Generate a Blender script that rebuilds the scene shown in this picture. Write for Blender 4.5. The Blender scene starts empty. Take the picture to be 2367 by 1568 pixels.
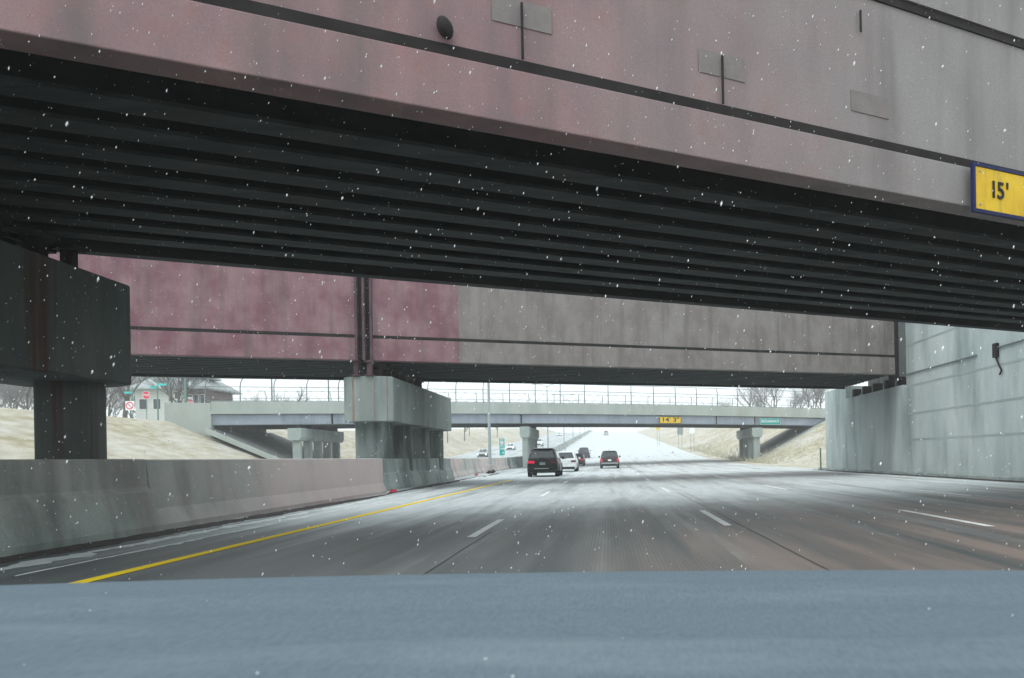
import bpy, bmesh, math, random
from mathutils import Vector, Matrix, noise

random.seed(7)
C = bpy.context.scene.collection
SC = bpy.context.scene
PI = math.pi

# ------------------------------------------------------------------ camera
CAM_H = 1.15
F = 1750.0            # focal length in pixels of a 2367 px wide picture
VX, VY = 1406.0, 1057.0
ROLL = 0.018
cd = bpy.data.cameras.new('camera')
cam = bpy.data.objects.new('camera', cd)
C.objects.link(cam)
cam.location = (0, 0, CAM_H)
cam.rotation_euler = (PI / 2, ROLL, 0)
cd.sensor_width = 36.0
cd.lens = 36.0 * F / 2367.0
cd.shift_x = -(VX - 1183.5) / 2367.0
cd.shift_y = (VY - 784.0) / 2367.0
cd.clip_start = 0.05
cd.clip_end = 3000
cd.dof.use_dof = True
cd.dof.focus_distance = 45.0
cd.dof.aperture_fstop = 13.0
SC.camera = cam

# ------------------------------------------------------------------ world, sun, exposure
SUN_EL, SUN_AZ = math.radians(48), math.radians(222)     # azimuth clockwise from +Y
w = bpy.data.worlds.new('World')
SC.world = w
w.use_nodes = True
nt = w.node_tree
nt.nodes.clear()
sky = nt.nodes.new('ShaderNodeTexSky')
sky.sky_type = 'NISHITA'
sky.sun_disc = False
sky.sun_elevation = SUN_EL
sky.sun_rotation = SUN_AZ
sky.air_density = 1.0
sky.dust_density = 6.0
sky.ozone_density = 1.0
hs = nt.nodes.new('ShaderNodeHueSaturation')
hs.inputs['Saturation'].default_value = 0.22
tint = nt.nodes.new('ShaderNodeMixRGB')
tint.blend_type = 'MULTIPLY'
tint.inputs[0].default_value = 1.0
tint.inputs[2].default_value = (0.93, 1.0, 1.02, 1)
bg = nt.nodes.new('ShaderNodeBackground')
bg.inputs['Strength'].default_value = 0.15
wo = nt.nodes.new('ShaderNodeOutputWorld')
nt.links.new(sky.outputs[0], hs.inputs['Color'])
nt.links.new(hs.outputs[0], tint.inputs[1])
over = nt.nodes.new('ShaderNodeMixRGB')          # the even white of a closed snow cloud over the clear sky
over.inputs[0].default_value = 0.82
over.inputs[2].default_value = (5.4, 5.95, 6.12, 1)
nt.links.new(tint.outputs[0], over.inputs[1])
nt.links.new(over.outputs[0], bg.inputs['Color'])
nt.links.new(bg.outputs[0], wo.inputs['Surface'])

sl = bpy.data.lights.new('sun', 'SUN')
sl.energy = 0.5
sl.angle = math.radians(32)
sl.color = (1.0, 0.98, 0.95)
so = bpy.data.objects.new('sun', sl)
C.objects.link(so)
sd = Vector((math.sin(SUN_AZ) * math.cos(SUN_EL), math.cos(SUN_AZ) * math.cos(SUN_EL), math.sin(SUN_EL)))
so.rotation_euler = sd.to_track_quat('Z', 'Y').to_euler()
so.location = (0, 0, 60)

SC.view_settings.view_transform = 'Standard'
SC.view_settings.look = 'None'
SC.view_settings.gamma = 1.0
SC.view_settings.exposure = 0.78
SC.cycles.use_denoising = True
SC.cycles.max_bounces = 6
SC.cycles.diffuse_bounces = 4
SC.cycles.glossy_bounces = 3
SC.cycles.transparent_max_bounces = 12
SC.cycles.volume_bounces = 1
SC.cycles.sample_clamp_indirect = 6


# ------------------------------------------------------------------ helpers
def at(px, py, Y):
    """point at distance Y seen at pixel (px, py) of the 2367 px wide photograph"""
    u, v = px - VX, VY - py
    c, s = math.cos(ROLL), math.sin(ROLL)
    u2, v2 = u * c + v * s, v * c - u * s
    return Vector((u2 / F * Y, Y, CAM_H + v2 / F * Y))


def zr(Y):
    """longitudinal profile of the motorway: level, a sag curve, then a long climb"""
    if Y < 70:
        return 0.0
    if Y < 150:
        return 0.0003 * (Y - 70) ** 2
    z = 1.92 + 0.048 * (Y - 150)
    if Y > 420:
        d = Y - 420
        z = 1.92 + 0.048 * 270 + 0.048 * d - 0.00016 * d * d
    return z


class MB:
    def __init__(self):
        self.v, self.f = [], []

    def add(self, vs, fs):
        o = len(self.v)
        self.v += [tuple(p) for p in vs]
        self.f += [tuple(i + o for i in f) for f in fs]

    def box(self, x0, x1, y0, y1, z0, z1, fn=None):
        vs = [(x0, y0, z0), (x1, y0, z0), (x1, y1, z0), (x0, y1, z0), (x0, y0, z1), (x1, y0, z1), (x1, y1, z1), (x0, y1, z1)]
        if fn:
            vs = [fn(*p) for p in vs]
        self.add(vs, [(3, 2, 1, 0), (4, 5, 6, 7), (0, 1, 5, 4), (1, 2, 6, 5), (2, 3, 7, 6), (3, 0, 4, 7)])
        return self

    def tube(self, p0, p1, r0, r1=None, n=8, cap=True):
        p0, p1 = Vector(p0), Vector(p1)
        r1 = r0 if r1 is None else r1
        d = (p1 - p0)
        if d.length < 1e-6:
            return self
        d.normalize()
        a = d.orthogonal().normalized()
        b = d.cross(a)
        vs = []
        for p, r in ((p0, r0), (p1, r1)):
            for i in range(n):
                t = 2 * PI * i / n
                vs.append(p + a * (math.cos(t) * r) + b * (math.sin(t) * r))
        fs = [(i, (i + 1) % n, n + (i + 1) % n, n + i) for i in range(n)]
        if cap:
            fs += [tuple(range(n - 1, -1, -1)), tuple(range(n, 2 * n))]
        self.add(vs, fs)
        return self

    def path(self, pts, r, n=8):
        for a, b in zip(pts[:-1], pts[1:]):
            self.tube(a, b, r, r, n)
        return self

    def loft(self, rings, cap=True):
        n = len(rings[0])
        vs = [p for r in rings for p in r]
        fs = []
        for k in range(len(rings) - 1):
            for i in range(n):
                j = (i + 1) % n
                fs.append((k * n + i, k * n + j, (k + 1) * n + j, (k + 1) * n + i))
        if cap:
            fs += [tuple(range(n - 1, -1, -1)), tuple((len(rings) - 1) * n + i for i in range(n))]
        self.add(vs, fs)
        return self

    def quad(self, a, b, c, d):
        self.add([a, b, c, d], [(0, 1, 2, 3)])
        return self

    def plate(self, a, b, c, d, t):
        """a quad with thickness t along its normal"""
        a, b, c, d = map(Vector, (a, b, c, d))
        n = (b - a).cross(d - a).normalized() * t
        vs = [a, b, c, d, a + n, b + n, c + n, d + n]
        self.add(vs, [(3, 2, 1, 0), (4, 5, 6, 7), (0, 1, 5, 4), (1, 2, 6, 5), (2, 3, 7, 6), (3, 0, 4, 7)])
        return self

    def build(self, name, m, parent=None, smooth=False, bevel=0, seg=2):
        me = bpy.data.meshes.new(name)
        me.from_pydata(self.v, [], self.f)
        me.update()
        bm = bmesh.new()
        bm.from_mesh(me)
        bmesh.ops.recalc_face_normals(bm, faces=bm.faces)
        bm.to_mesh(me)
        bm.free()
        if smooth:
            for p in me.polygons:
                p.use_smooth = True
        me.materials.append(m)
        o = bpy.data.objects.new(name, me)
        C.objects.link(o)
        if parent is not None:
            o.parent = parent
        if bevel:
            bv = o.modifiers.new('bevel', 'BEVEL')
            bv.width = bevel
            bv.segments = seg
            bv.limit_method = 'ANGLE'
            bv.angle_limit = math.radians(40)
        return o


def empty(name, label, cat, loc=(0, 0, 0), rz=0, group=None):
    o = bpy.data.objects.new(name, None)
    C.objects.link(o)
    o.location = loc
    o.rotation_euler = (0, 0, rz)
    o['label'] = label
    o['category'] = cat
    if group:
        o['group'] = group
    return o


def tag(o, label=None, cat=None, group=None, kind=None):
    if label:
        o['label'] = label
    if cat:
        o['category'] = cat
    if group:
        o['group'] = group
    if kind:
        o['kind'] = kind
    return o


def copy_tree(o, parent=None):
    c = o.copy()
    C.objects.link(c)
    if parent is not None:
        c.parent = parent
    for ch in list(o.children):
        copy_tree(ch, c)
    return c


def text(name, body, m, parent, size, loc, rz=0, depth=0.004, width=None):
    """lettering as a mesh, standing upright and facing -Y before rz"""
    cu = bpy.data.curves.new(name, 'FONT')
    cu.body = body
    cu.size = size
    cu.align_x = 'CENTER'
    cu.align_y = 'CENTER'
    cu.extrude = depth
    cu.offset = size * 0.015
    t = bpy.data.objects.new(name + '_curve', cu)
    C.objects.link(t)
    bpy.context.view_layer.update()
    dg = bpy.context.evaluated_depsgraph_get()
    me = bpy.data.meshes.new_from_object(t.evaluated_get(dg))
    bpy.data.objects.remove(t)
    bpy.data.curves.remove(cu)
    me.materials.clear()
    me.materials.append(m)
    sx = 1.0
    if width:
        xs = [v.co.x for v in me.vertices]
        sx = width / (max(xs) - min(xs))
    M = Matrix.Rotation(rz, 4, 'Z') @ Matrix.Rotation(PI / 2, 4, 'X') @ Matrix.Diagonal((sx, 1, 1, 1))
    me.transform(M)
    o = bpy.data.objects.new(name, me)
    C.objects.link(o)
    o.location = loc
    o.parent = parent
    return o


# ------------------------------------------------------------------ materials
def mat(name, col, rough=0.8, col2=None, scale=3.0, stretch=(1, 1, 1), detail=6, lo=0.35, hi=0.65,
        bump=0.0, bscale=None, stain=None, stain_scale=(1.5, 1.5, 0.15), stain_lo=0.5, stain_hi=0.72, stain_amt=0.8,
        metallic=0.0, spec=0.3, coat=0.0, emit=None, estr=0.0, grain=0.0, obj=True, fine=0.0):
    m = bpy.data.materials.new(name)
    m.use_nodes = True
    n = m.node_tree
    b = n.nodes['Principled BSDF']
    b.inputs['Base Color'].default_value = (*col, 1)
    b.inputs['Roughness'].default_value = rough
    b.inputs['Metallic'].default_value = metallic
    b.inputs['Specular IOR Level'].default_value = spec
    b.inputs['Coat Weight'].default_value = coat
    if emit:
        b.inputs['Emission Color'].default_value = (*emit, 1)
        b.inputs['Emission Strength'].default_value = estr
    tc = n.nodes.new('ShaderNodeTexCoord')

    def nz(sc, st, det=6, rgh=0.6):
        mp = n.nodes.new('ShaderNodeMapping')
        mp.inputs['Scale'].default_value = st
        n.links.new(tc.outputs['Object'], mp.inputs['Vector'])
        t = n.nodes.new('ShaderNodeTexNoise')
        t.inputs['Scale'].default_value = sc
        t.inputs['Detail'].default_value = det
        t.inputs['Roughness'].default_value = rgh
        n.links.new(mp.outputs[0], t.inputs['Vector'])
        return t.outputs['Fac']

    def ramp(fac, a, bb, va=0.0, vb=1.0):
        r = n.nodes.new('ShaderNodeMapRange')
        r.inputs['From Min'].default_value = a
        r.inputs['From Max'].default_value = bb
        r.inputs['To Min'].default_value = va
        r.inputs['To Max'].default_value = vb
        n.links.new(fac, r.inputs['Value'])
        return r.outputs[0]

    def mix(fac, c1, c2, mode='MIX'):
        x = n.nodes.new('ShaderNodeMixRGB')
        x.blend_type = mode
        for sock, val in ((0, fac), (1, c1), (2, c2)):
            if hasattr(val, 'is_linked'):
                n.links.new(val, x.inputs[sock])
            elif isinstance(val, (int, float)):
                x.inputs[sock].default_value = val
            else:
                x.inputs[sock].default_value = (*val, 1)
        return x.outputs[0]

    cur = col
    if col2 is not None:
        cur = mix(ramp(nz(scale, stretch, detail), lo, hi), col, col2)
    if stain is not None:
        cur = mix(ramp(nz(1.0, stain_scale, 5), stain_lo, stain_hi, 0, stain_amt), cur, stain)
    if fine:
        g = ramp(nz(60.0, (1, 1, 1), 3), 0.3, 0.7, 1 - fine, 1 + fine)
        cc = n.nodes.new('ShaderNodeCombineColor')
        for i in range(3):
            n.links.new(g, cc.inputs[i])
        cur = mix(1.0, cur, cc.outputs[0], 'MULTIPLY')
    if hasattr(cur, 'is_linked'):
        n.links.new(cur, b.inputs['Base Color'])
    if bump:
        bp = n.nodes.new('ShaderNodeBump')
        bp.inputs['Strength'].default_value = bump
        bp.inputs['Distance'].default_value = 0.03
        n.links.new(nz(bscale or scale * 4, stretch, 6), bp.inputs['Height'])
        n.links.new(bp.outputs[0], b.inputs['Normal'])
    m['mix'] = 1
    return m


M = {}
M['pink_paint'] = mat('pink_paint', (0.21, 0.098, 0.12), 0.8, (0.29, 0.18, 0.195), 1.3, (1, 1, 0.8), detail=10, lo=0.38, hi=0.62, stain=(0.13, 0.10, 0.10), stain_scale=(2.2, 2.2, 0.18), stain_lo=0.5, stain_hi=0.68, stain_amt=0.6, bump=0.15, bscale=30, fine=0.16)
M['grey_paint'] = mat('grey_paint', (0.205, 0.178, 0.168), 0.8, (0.27, 0.243, 0.232), 1.3, (1, 1, 0.6), detail=10, lo=0.38, hi=0.62, stain=(0.14, 0.125, 0.115), stain_scale=(2.2, 2.2, 0.18), stain_lo=0.5, stain_hi=0.68, stain_amt=0.6, bump=0.15, bscale=30, fine=0.16)
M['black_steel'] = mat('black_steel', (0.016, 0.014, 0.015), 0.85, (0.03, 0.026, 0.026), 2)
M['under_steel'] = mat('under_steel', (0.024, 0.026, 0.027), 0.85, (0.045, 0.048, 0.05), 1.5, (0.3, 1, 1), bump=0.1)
M['flange_steel'] = mat('flange_steel', (0.018, 0.022, 0.024), 0.8, (0.046, 0.053, 0.056), 1.6, (0.35, 2, 1), detail=8, stain=(0.05, 0.045, 0.042), stain_scale=(0.8, 1.5, 1), stain_amt=0.7)  # lighter than the beam webs, light from the road put into the colour
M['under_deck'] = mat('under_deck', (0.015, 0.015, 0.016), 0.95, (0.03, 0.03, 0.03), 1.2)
M['plum_steel'] = mat('plum_steel', (0.075, 0.045, 0.055), 0.8, (0.12, 0.075, 0.085), 2)
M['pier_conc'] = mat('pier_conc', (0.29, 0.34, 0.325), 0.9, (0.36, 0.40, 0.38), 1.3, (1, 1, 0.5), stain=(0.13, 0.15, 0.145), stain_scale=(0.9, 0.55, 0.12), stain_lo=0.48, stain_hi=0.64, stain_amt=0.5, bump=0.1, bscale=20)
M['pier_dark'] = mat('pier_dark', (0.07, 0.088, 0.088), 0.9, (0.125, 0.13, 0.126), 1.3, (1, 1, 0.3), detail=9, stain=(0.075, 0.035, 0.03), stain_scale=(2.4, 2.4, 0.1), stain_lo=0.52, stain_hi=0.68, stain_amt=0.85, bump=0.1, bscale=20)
M['shaded_column_conc'] = mat('shaded_column_conc', (0.16, 0.195, 0.188), 0.9, (0.27, 0.31, 0.30), 1.1, (1, 1, 0.4), detail=8, stain=(0.07, 0.075, 0.075), stain_scale=(1.5, 1.5, 0.2), stain_lo=0.48, stain_hi=0.62, stain_amt=0.85, bump=0.12, bscale=20)  # darker copy of the cap concrete, shade under the cap put into the colour
M['wall_conc'] = mat('wall_conc', (0.39, 0.45, 0.445), 0.9, (0.48, 0.53, 0.52), 0.5, (1, 1, 0.5), detail=9, stain=(0.17, 0.215, 0.21), stain_scale=(0.5, 0.6, 0.14), stain_lo=0.45, stain_hi=0.72, stain_amt=0.75, bump=0.12, bscale=12, fine=0.12)
M['barrier_pink'] = mat('barrier_pink', (0.60, 0.485, 0.475), 0.9, (0.43, 0.43, 0.40), 0.8, (1, 0.5, 0.8), detail=9, lo=0.4, hi=0.62, stain=(0.19, 0.225, 0.21), stain_scale=(1, 0.7, 0.25), stain_lo=0.5, stain_hi=0.68, stain_amt=0.75, bump=0.2, bscale=25, fine=0.14)
M['barrier_green'] = mat('barrier_green', (0.27, 0.325, 0.31), 0.9, (0.40, 0.445, 0.425), 0.9, (1, 0.6, 0.6), detail=9, lo=0.4, hi=0.62, stain=(0.14, 0.17, 0.165), stain_scale=(1, 0.9, 0.22), stain_lo=0.47, stain_hi=0.68, stain_amt=0.8, bump=0.2, bscale=25, fine=0.14)
M['parapet'] = mat('parapet', (0.335, 0.375, 0.345), 0.9, (0.41, 0.445, 0.415), 0.6, (1, 1, 0.3), stain=(0.33, 0.27, 0.22), stain_scale=(0.5, 0.5, 0.15), stain_lo=0.6, stain_hi=0.75, stain_amt=0.6, bump=0.05)
M['blue_girder'] = mat('blue_girder', (0.27, 0.31, 0.37), 0.7, (0.36, 0.40, 0.46), 0.5, stain=(0.16, 0.19, 0.22), stain_amt=0.5)
M['slope_paving'] = mat('slope_paving', (0.12, 0.125, 0.125), 0.9, (0.18, 0.185, 0.185), 0.8)
M['galv'] = mat('galv', (0.30, 0.35, 0.37), 0.5, (0.38, 0.42, 0.43), 2, metallic=0.3)
M['fence_steel'] = mat('fence_steel', (0.16, 0.19, 0.20), 0.6, metallic=0.2)
M['green_pole'] = mat('green_pole', (0.14, 0.24, 0.22), 0.6)
M['yellow_sign'] = mat('yellow_sign', (0.84, 0.56, 0.025), 0.5, (0.72, 0.46, 0.02), 2.5, detail=9, stain=(0.40, 0.28, 0.06), stain_scale=(4, 4, 0.8), stain_lo=0.52, stain_hi=0.72, stain_amt=0.7)
M['navy'] = mat('navy', (0.012, 0.02, 0.09), 0.6)
M['ink'] = mat('ink', (0.012, 0.014, 0.02), 0.6)
M['teal_sign'] = mat('teal_sign', (0.0, 0.30, 0.27), 0.5, (0.0, 0.36, 0.33), 2)
M['teal_blade'] = mat('teal_blade', (0.05, 0.55, 0.52), 0.5)
M['white_ink'] = mat('white_ink', (0.80, 0.82, 0.82), 0.5)
M['red_sign'] = mat('red_sign', (0.62, 0.015, 0.07), 0.5)
M['shield_blue'] = mat('shield_blue', (0.03, 0.08, 0.35), 0.5)
M['brick'] = mat('brick', (0.13, 0.095, 0.10), 0.9, (0.20, 0.15, 0.15), 6)
M['siding'] = mat('siding', (0.66, 0.70, 0.68), 0.8, (0.58, 0.63, 0.62), 1, (0.2, 0.2, 4))
M['roofing'] = mat('roofing', (0.30, 0.335, 0.34), 0.9, (0.40, 0.44, 0.44), 1.5)
M['eaves'] = mat('eaves', (0.30, 0.33, 0.34), 0.8)
M['win_dark'] = mat('win_dark', (0.05, 0.06, 0.07), 0.15, spec=0.5)
M['bark'] = mat('bark', (0.075, 0.07, 0.07), 0.95, (0.12, 0.115, 0.115), 4)
M['twig'] = mat('twig', (0.15, 0.148, 0.152), 0.95)
M['white_mark'] = mat('white_mark', (0.80, 0.82, 0.81), 0.8, (0.60, 0.63, 0.63), 5, lo=0.45, hi=0.7)
M['yellow_mark'] = mat('yellow_mark', (0.86, 0.62, 0.004), 0.8, (0.66, 0.48, 0.02), 3, (1, .3, 1), lo=0.45, hi=0.75)
M['tar'] = mat('tar', (0.05, 0.06, 0.055), 0.7)
M['dirt'] = mat('dirt', (0.035, 0.033, 0.034), 0.95, (0.09, 0.075, 0.07), 9, bump=0.5)
M['slush'] = mat('slush', (0.50, 0.55, 0.55), 0.8, (0.66, 0.69, 0.69), 6, bump=0.3)
M['snowflake'] = mat('snowflake', (0.88, 0.90, 0.92), 0.7)
M['dash'] = mat('dash', (0.098, 0.132, 0.160), 0.9, (0.136, 0.177, 0.208), 420, stretch=(1, 0.25, 1), detail=3, lo=0.3, hi=0.7, stain=(0.20, 0.245, 0.27), stain_scale=(1.8, 8.0, 3), stain_lo=0.52, stain_hi=0.74, stain_amt=0.65, bump=0.0, bscale=300, spec=0.15, fine=0.0)
M['dust'] = mat('dust', (0.55, 0.58, 0.60), 0.9)
M['dash_dark'] = mat('dash_dark', (0.06, 0.07, 0.08), 0.8)
M['black_paint'] = mat('black_paint', (0.008, 0.009, 0.010), 0.4, spec=0.3, coat=0.15)
M['maroon_paint'] = mat('maroon_paint', (0.035, 0.022, 0.026), 0.3, spec=0.5, coat=0.5)
M['navy_paint'] = mat('navy_paint', (0.03, 0.037, 0.05), 0.3, spec=0.5, coat=0.5)
M['white_paint'] = mat('white_paint', (0.66, 0.69, 0.70), 0.3, spec=0.5, coat=0.5)
M['silver_paint'] = mat('silver_paint', (0.42, 0.45, 0.46), 0.3, metallic=0.4, coat=0.4)
M['trim'] = mat('trim', (0.012, 0.013, 0.014), 0.7)
M['chrome'] = mat('chrome', (0.30, 0.33, 0.34), 0.4, metallic=0.5)
M['car_glass'] = mat('car_glass', (0.05, 0.06, 0.065), 0.12, spec=0.4)
M['tyre'] = mat('tyre', (0.010, 0.010, 0.011), 0.9)
M['rim'] = mat('rim', (0.25, 0.26, 0.27), 0.4, metallic=0.7)
M['tail_red'] = mat('tail_red', (0.50, 0.010, 0.035), 0.3, emit=(1, 0.03, 0.1), estr=0.25)
M['tail_dim'] = mat('tail_dim', (0.09, 0.012, 0.02), 0.3)
M['head_lamp'] = mat('head_lamp', (0.8, 0.8, 0.78), 0.2, emit=(1, 0.98, 0.92), estr=4.0)
M['plate_grey'] = mat('plate_grey', (0.22, 0.26, 0.26), 0.5)
M['plate_white'] = mat('plate_white', (0.70, 0.72, 0.72), 0.5)
M['red_scrap'] = mat('red_scrap', (0.35, 0.03, 0.05), 0.6)


def barrier_mat():
    """one long cast wall: grey green concrete that gives way to a pinker pour further on"""
    a = mat('barrier_cast', (0.27, 0.325, 0.31), 0.9, (0.40, 0.445, 0.425), 0.9, (1, 0.6, 0.6), detail=9, lo=0.4, hi=0.62, stain=(0.14, 0.165, 0.16), stain_scale=(1.2, 1.1, 0.22), stain_lo=0.46, stain_hi=0.66, stain_amt=0.85, bump=0.25, bscale=25, fine=0.18)
    n = a.node_tree
    b = n.nodes['Principled BSDF']
    src = b.inputs['Base Color'].links[0].from_socket
    tc = n.nodes.new('ShaderNodeTexCoord')
    sep = n.nodes.new('ShaderNodeSeparateXYZ')
    n.links.new(tc.outputs['Object'], sep.inputs[0])
    t = n.nodes.new('ShaderNodeTexNoise')
    t.inputs['Scale'].default_value = 0.7
    t.inputs['Detail'].default_value = 8
    n.links.new(tc.outputs['Object'], t.inputs['Vector'])
    ad = n.nodes.new('ShaderNodeMath')
    ad.operation = 'MULTIPLY_ADD'
    ad.inputs[1].default_value = 16.0
    n.links.new(t.outputs['Fac'], ad.inputs[0])
    n.links.new(sep.outputs['Y'], ad.inputs[2])
    r_ = n.nodes.new('ShaderNodeMapRange')
    for k, q in zip(('From Min', 'From Max', 'To Min', 'To Max'), (18, 29, 0, 0.8)):
        r_.inputs[k].default_value = q
    n.links.new(ad.outputs[0], r_.inputs['Value'])
    x = n.nodes.new('ShaderNodeMixRGB')
    n.links.new(r_.outputs[0], x.inputs[0])
    n.links.new(src, x.inputs[1])
    x.inputs[2].default_value = (0.56, 0.45, 0.44, 1)
    n.links.new(x.outputs[0], b.inputs['Base Color'])
    return a


M['barrier_cast'] = barrier_mat()


def paint_fade_mat():
    """pink primer giving way to grey paint along the girder, in ragged patches"""
    m = bpy.data.materials.new('faded_paint')
    m.use_nodes = True
    n = m.node_tree
    b = n.nodes['Principled BSDF']
    b.inputs['Roughness'].default_value = 0.75
    b.inputs['Specular IOR Level'].default_value = 0.25
    tc = n.nodes.new('ShaderNodeTexCoord')
    sep = n.nodes.new('ShaderNodeSeparateXYZ')
    n.links.new(tc.outputs['Object'], sep.inputs[0])

    def nz(sc, st, det=6):
        mp = n.nodes.new('ShaderNodeMapping')
        mp.inputs['Scale'].default_value = st
        n.links.new(tc.outputs['Object'], mp.inputs['Vector'])
        t = n.nodes.new('ShaderNodeTexNoise')
        t.inputs['Scale'].default_value = sc
        t.inputs['Detail'].default_value = det
        n.links.new(mp.outputs[0], t.inputs['Vector'])
        return t.outputs['Fac']

    def rng(v, a, c, d=0, e=1):
        r = n.nodes.new('ShaderNodeMapRange')
        for k, q in zip(('From Min', 'From Max', 'To Min', 'To Max'), (a, c, d, e)):
            r.inputs[k].default_value = q
        n.links.new(v, r.inputs['Value'])
        return r.outputs[0]

    def mix(f, a, c):
        x = n.nodes.new('ShaderNodeMixRGB')
        for i, q in enumerate((f, a, c)):
            if hasattr(q, 'is_linked'):
                n.links.new(q, x.inputs[i])
            else:
                x.inputs[i].default_value = (*q, 1)
        return x.outputs[0]
    ad = n.nodes.new('ShaderNodeMath')
    ad.operation = 'MULTIPLY_ADD'
    ad.inputs[1].default_value = 5.0
    n.links.new(nz(0.5, (1, 1, 1)), ad.inputs[0])
    n.links.new(sep.outputs['X'], ad.inputs[2])
    fade = rng(ad.outputs[0], 2.0, 7.0)
    pink = mix(rng(nz(1.6, (1, 1, 0.7)), 0.3, 0.7), (0.255, 0.172, 0.188), (0.36, 0.225, 0.232))
    grey = mix(rng(nz(1.2, (1, 1, 0.5)), 0.3, 0.7), (0.265, 0.250, 0.250), (0.34, 0.322, 0.32))
    c1 = mix(fade, pink, grey)
    c2 = mix(rng(nz(1.0, (1.6, 1.6, 0.15)), 0.48, 0.72, 0, 0.6), c1, (0.135, 0.12, 0.12))
    inv = rng(fade, 0, 1, 1, 0)
    pm = n.nodes.new('ShaderNodeMath')
    pm.operation = 'MULTIPLY'
    n.links.new(rng(nz(2.6, (1, 1, 1), 10), 0.56, 0.72, 0, 0.55), pm.inputs[0])
    n.links.new(inv, pm.inputs[1])
    c3 = mix(pm.outputs[0], c2, (0.34, 0.16, 0.145))      # patches of bare red primer
    c4 = mix(rng(nz(45, (1, 1, 1), 4), 0.35, 0.75, 0, 0.35), c3, (0.13, 0.12, 0.12))
    n.links.new(c4, b.inputs['Base Color'])
    bp = n.nodes.new('ShaderNodeBump')
    bp.inputs['Strength'].default_value = 0.06
    n.links.new(nz(8, (1, 1, 1)), bp.inputs['Height'])
    n.links.new(bp.outputs[0], b.inputs['Normal'])
    return m


M['faded_paint'] = paint_fade_mat()


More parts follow.
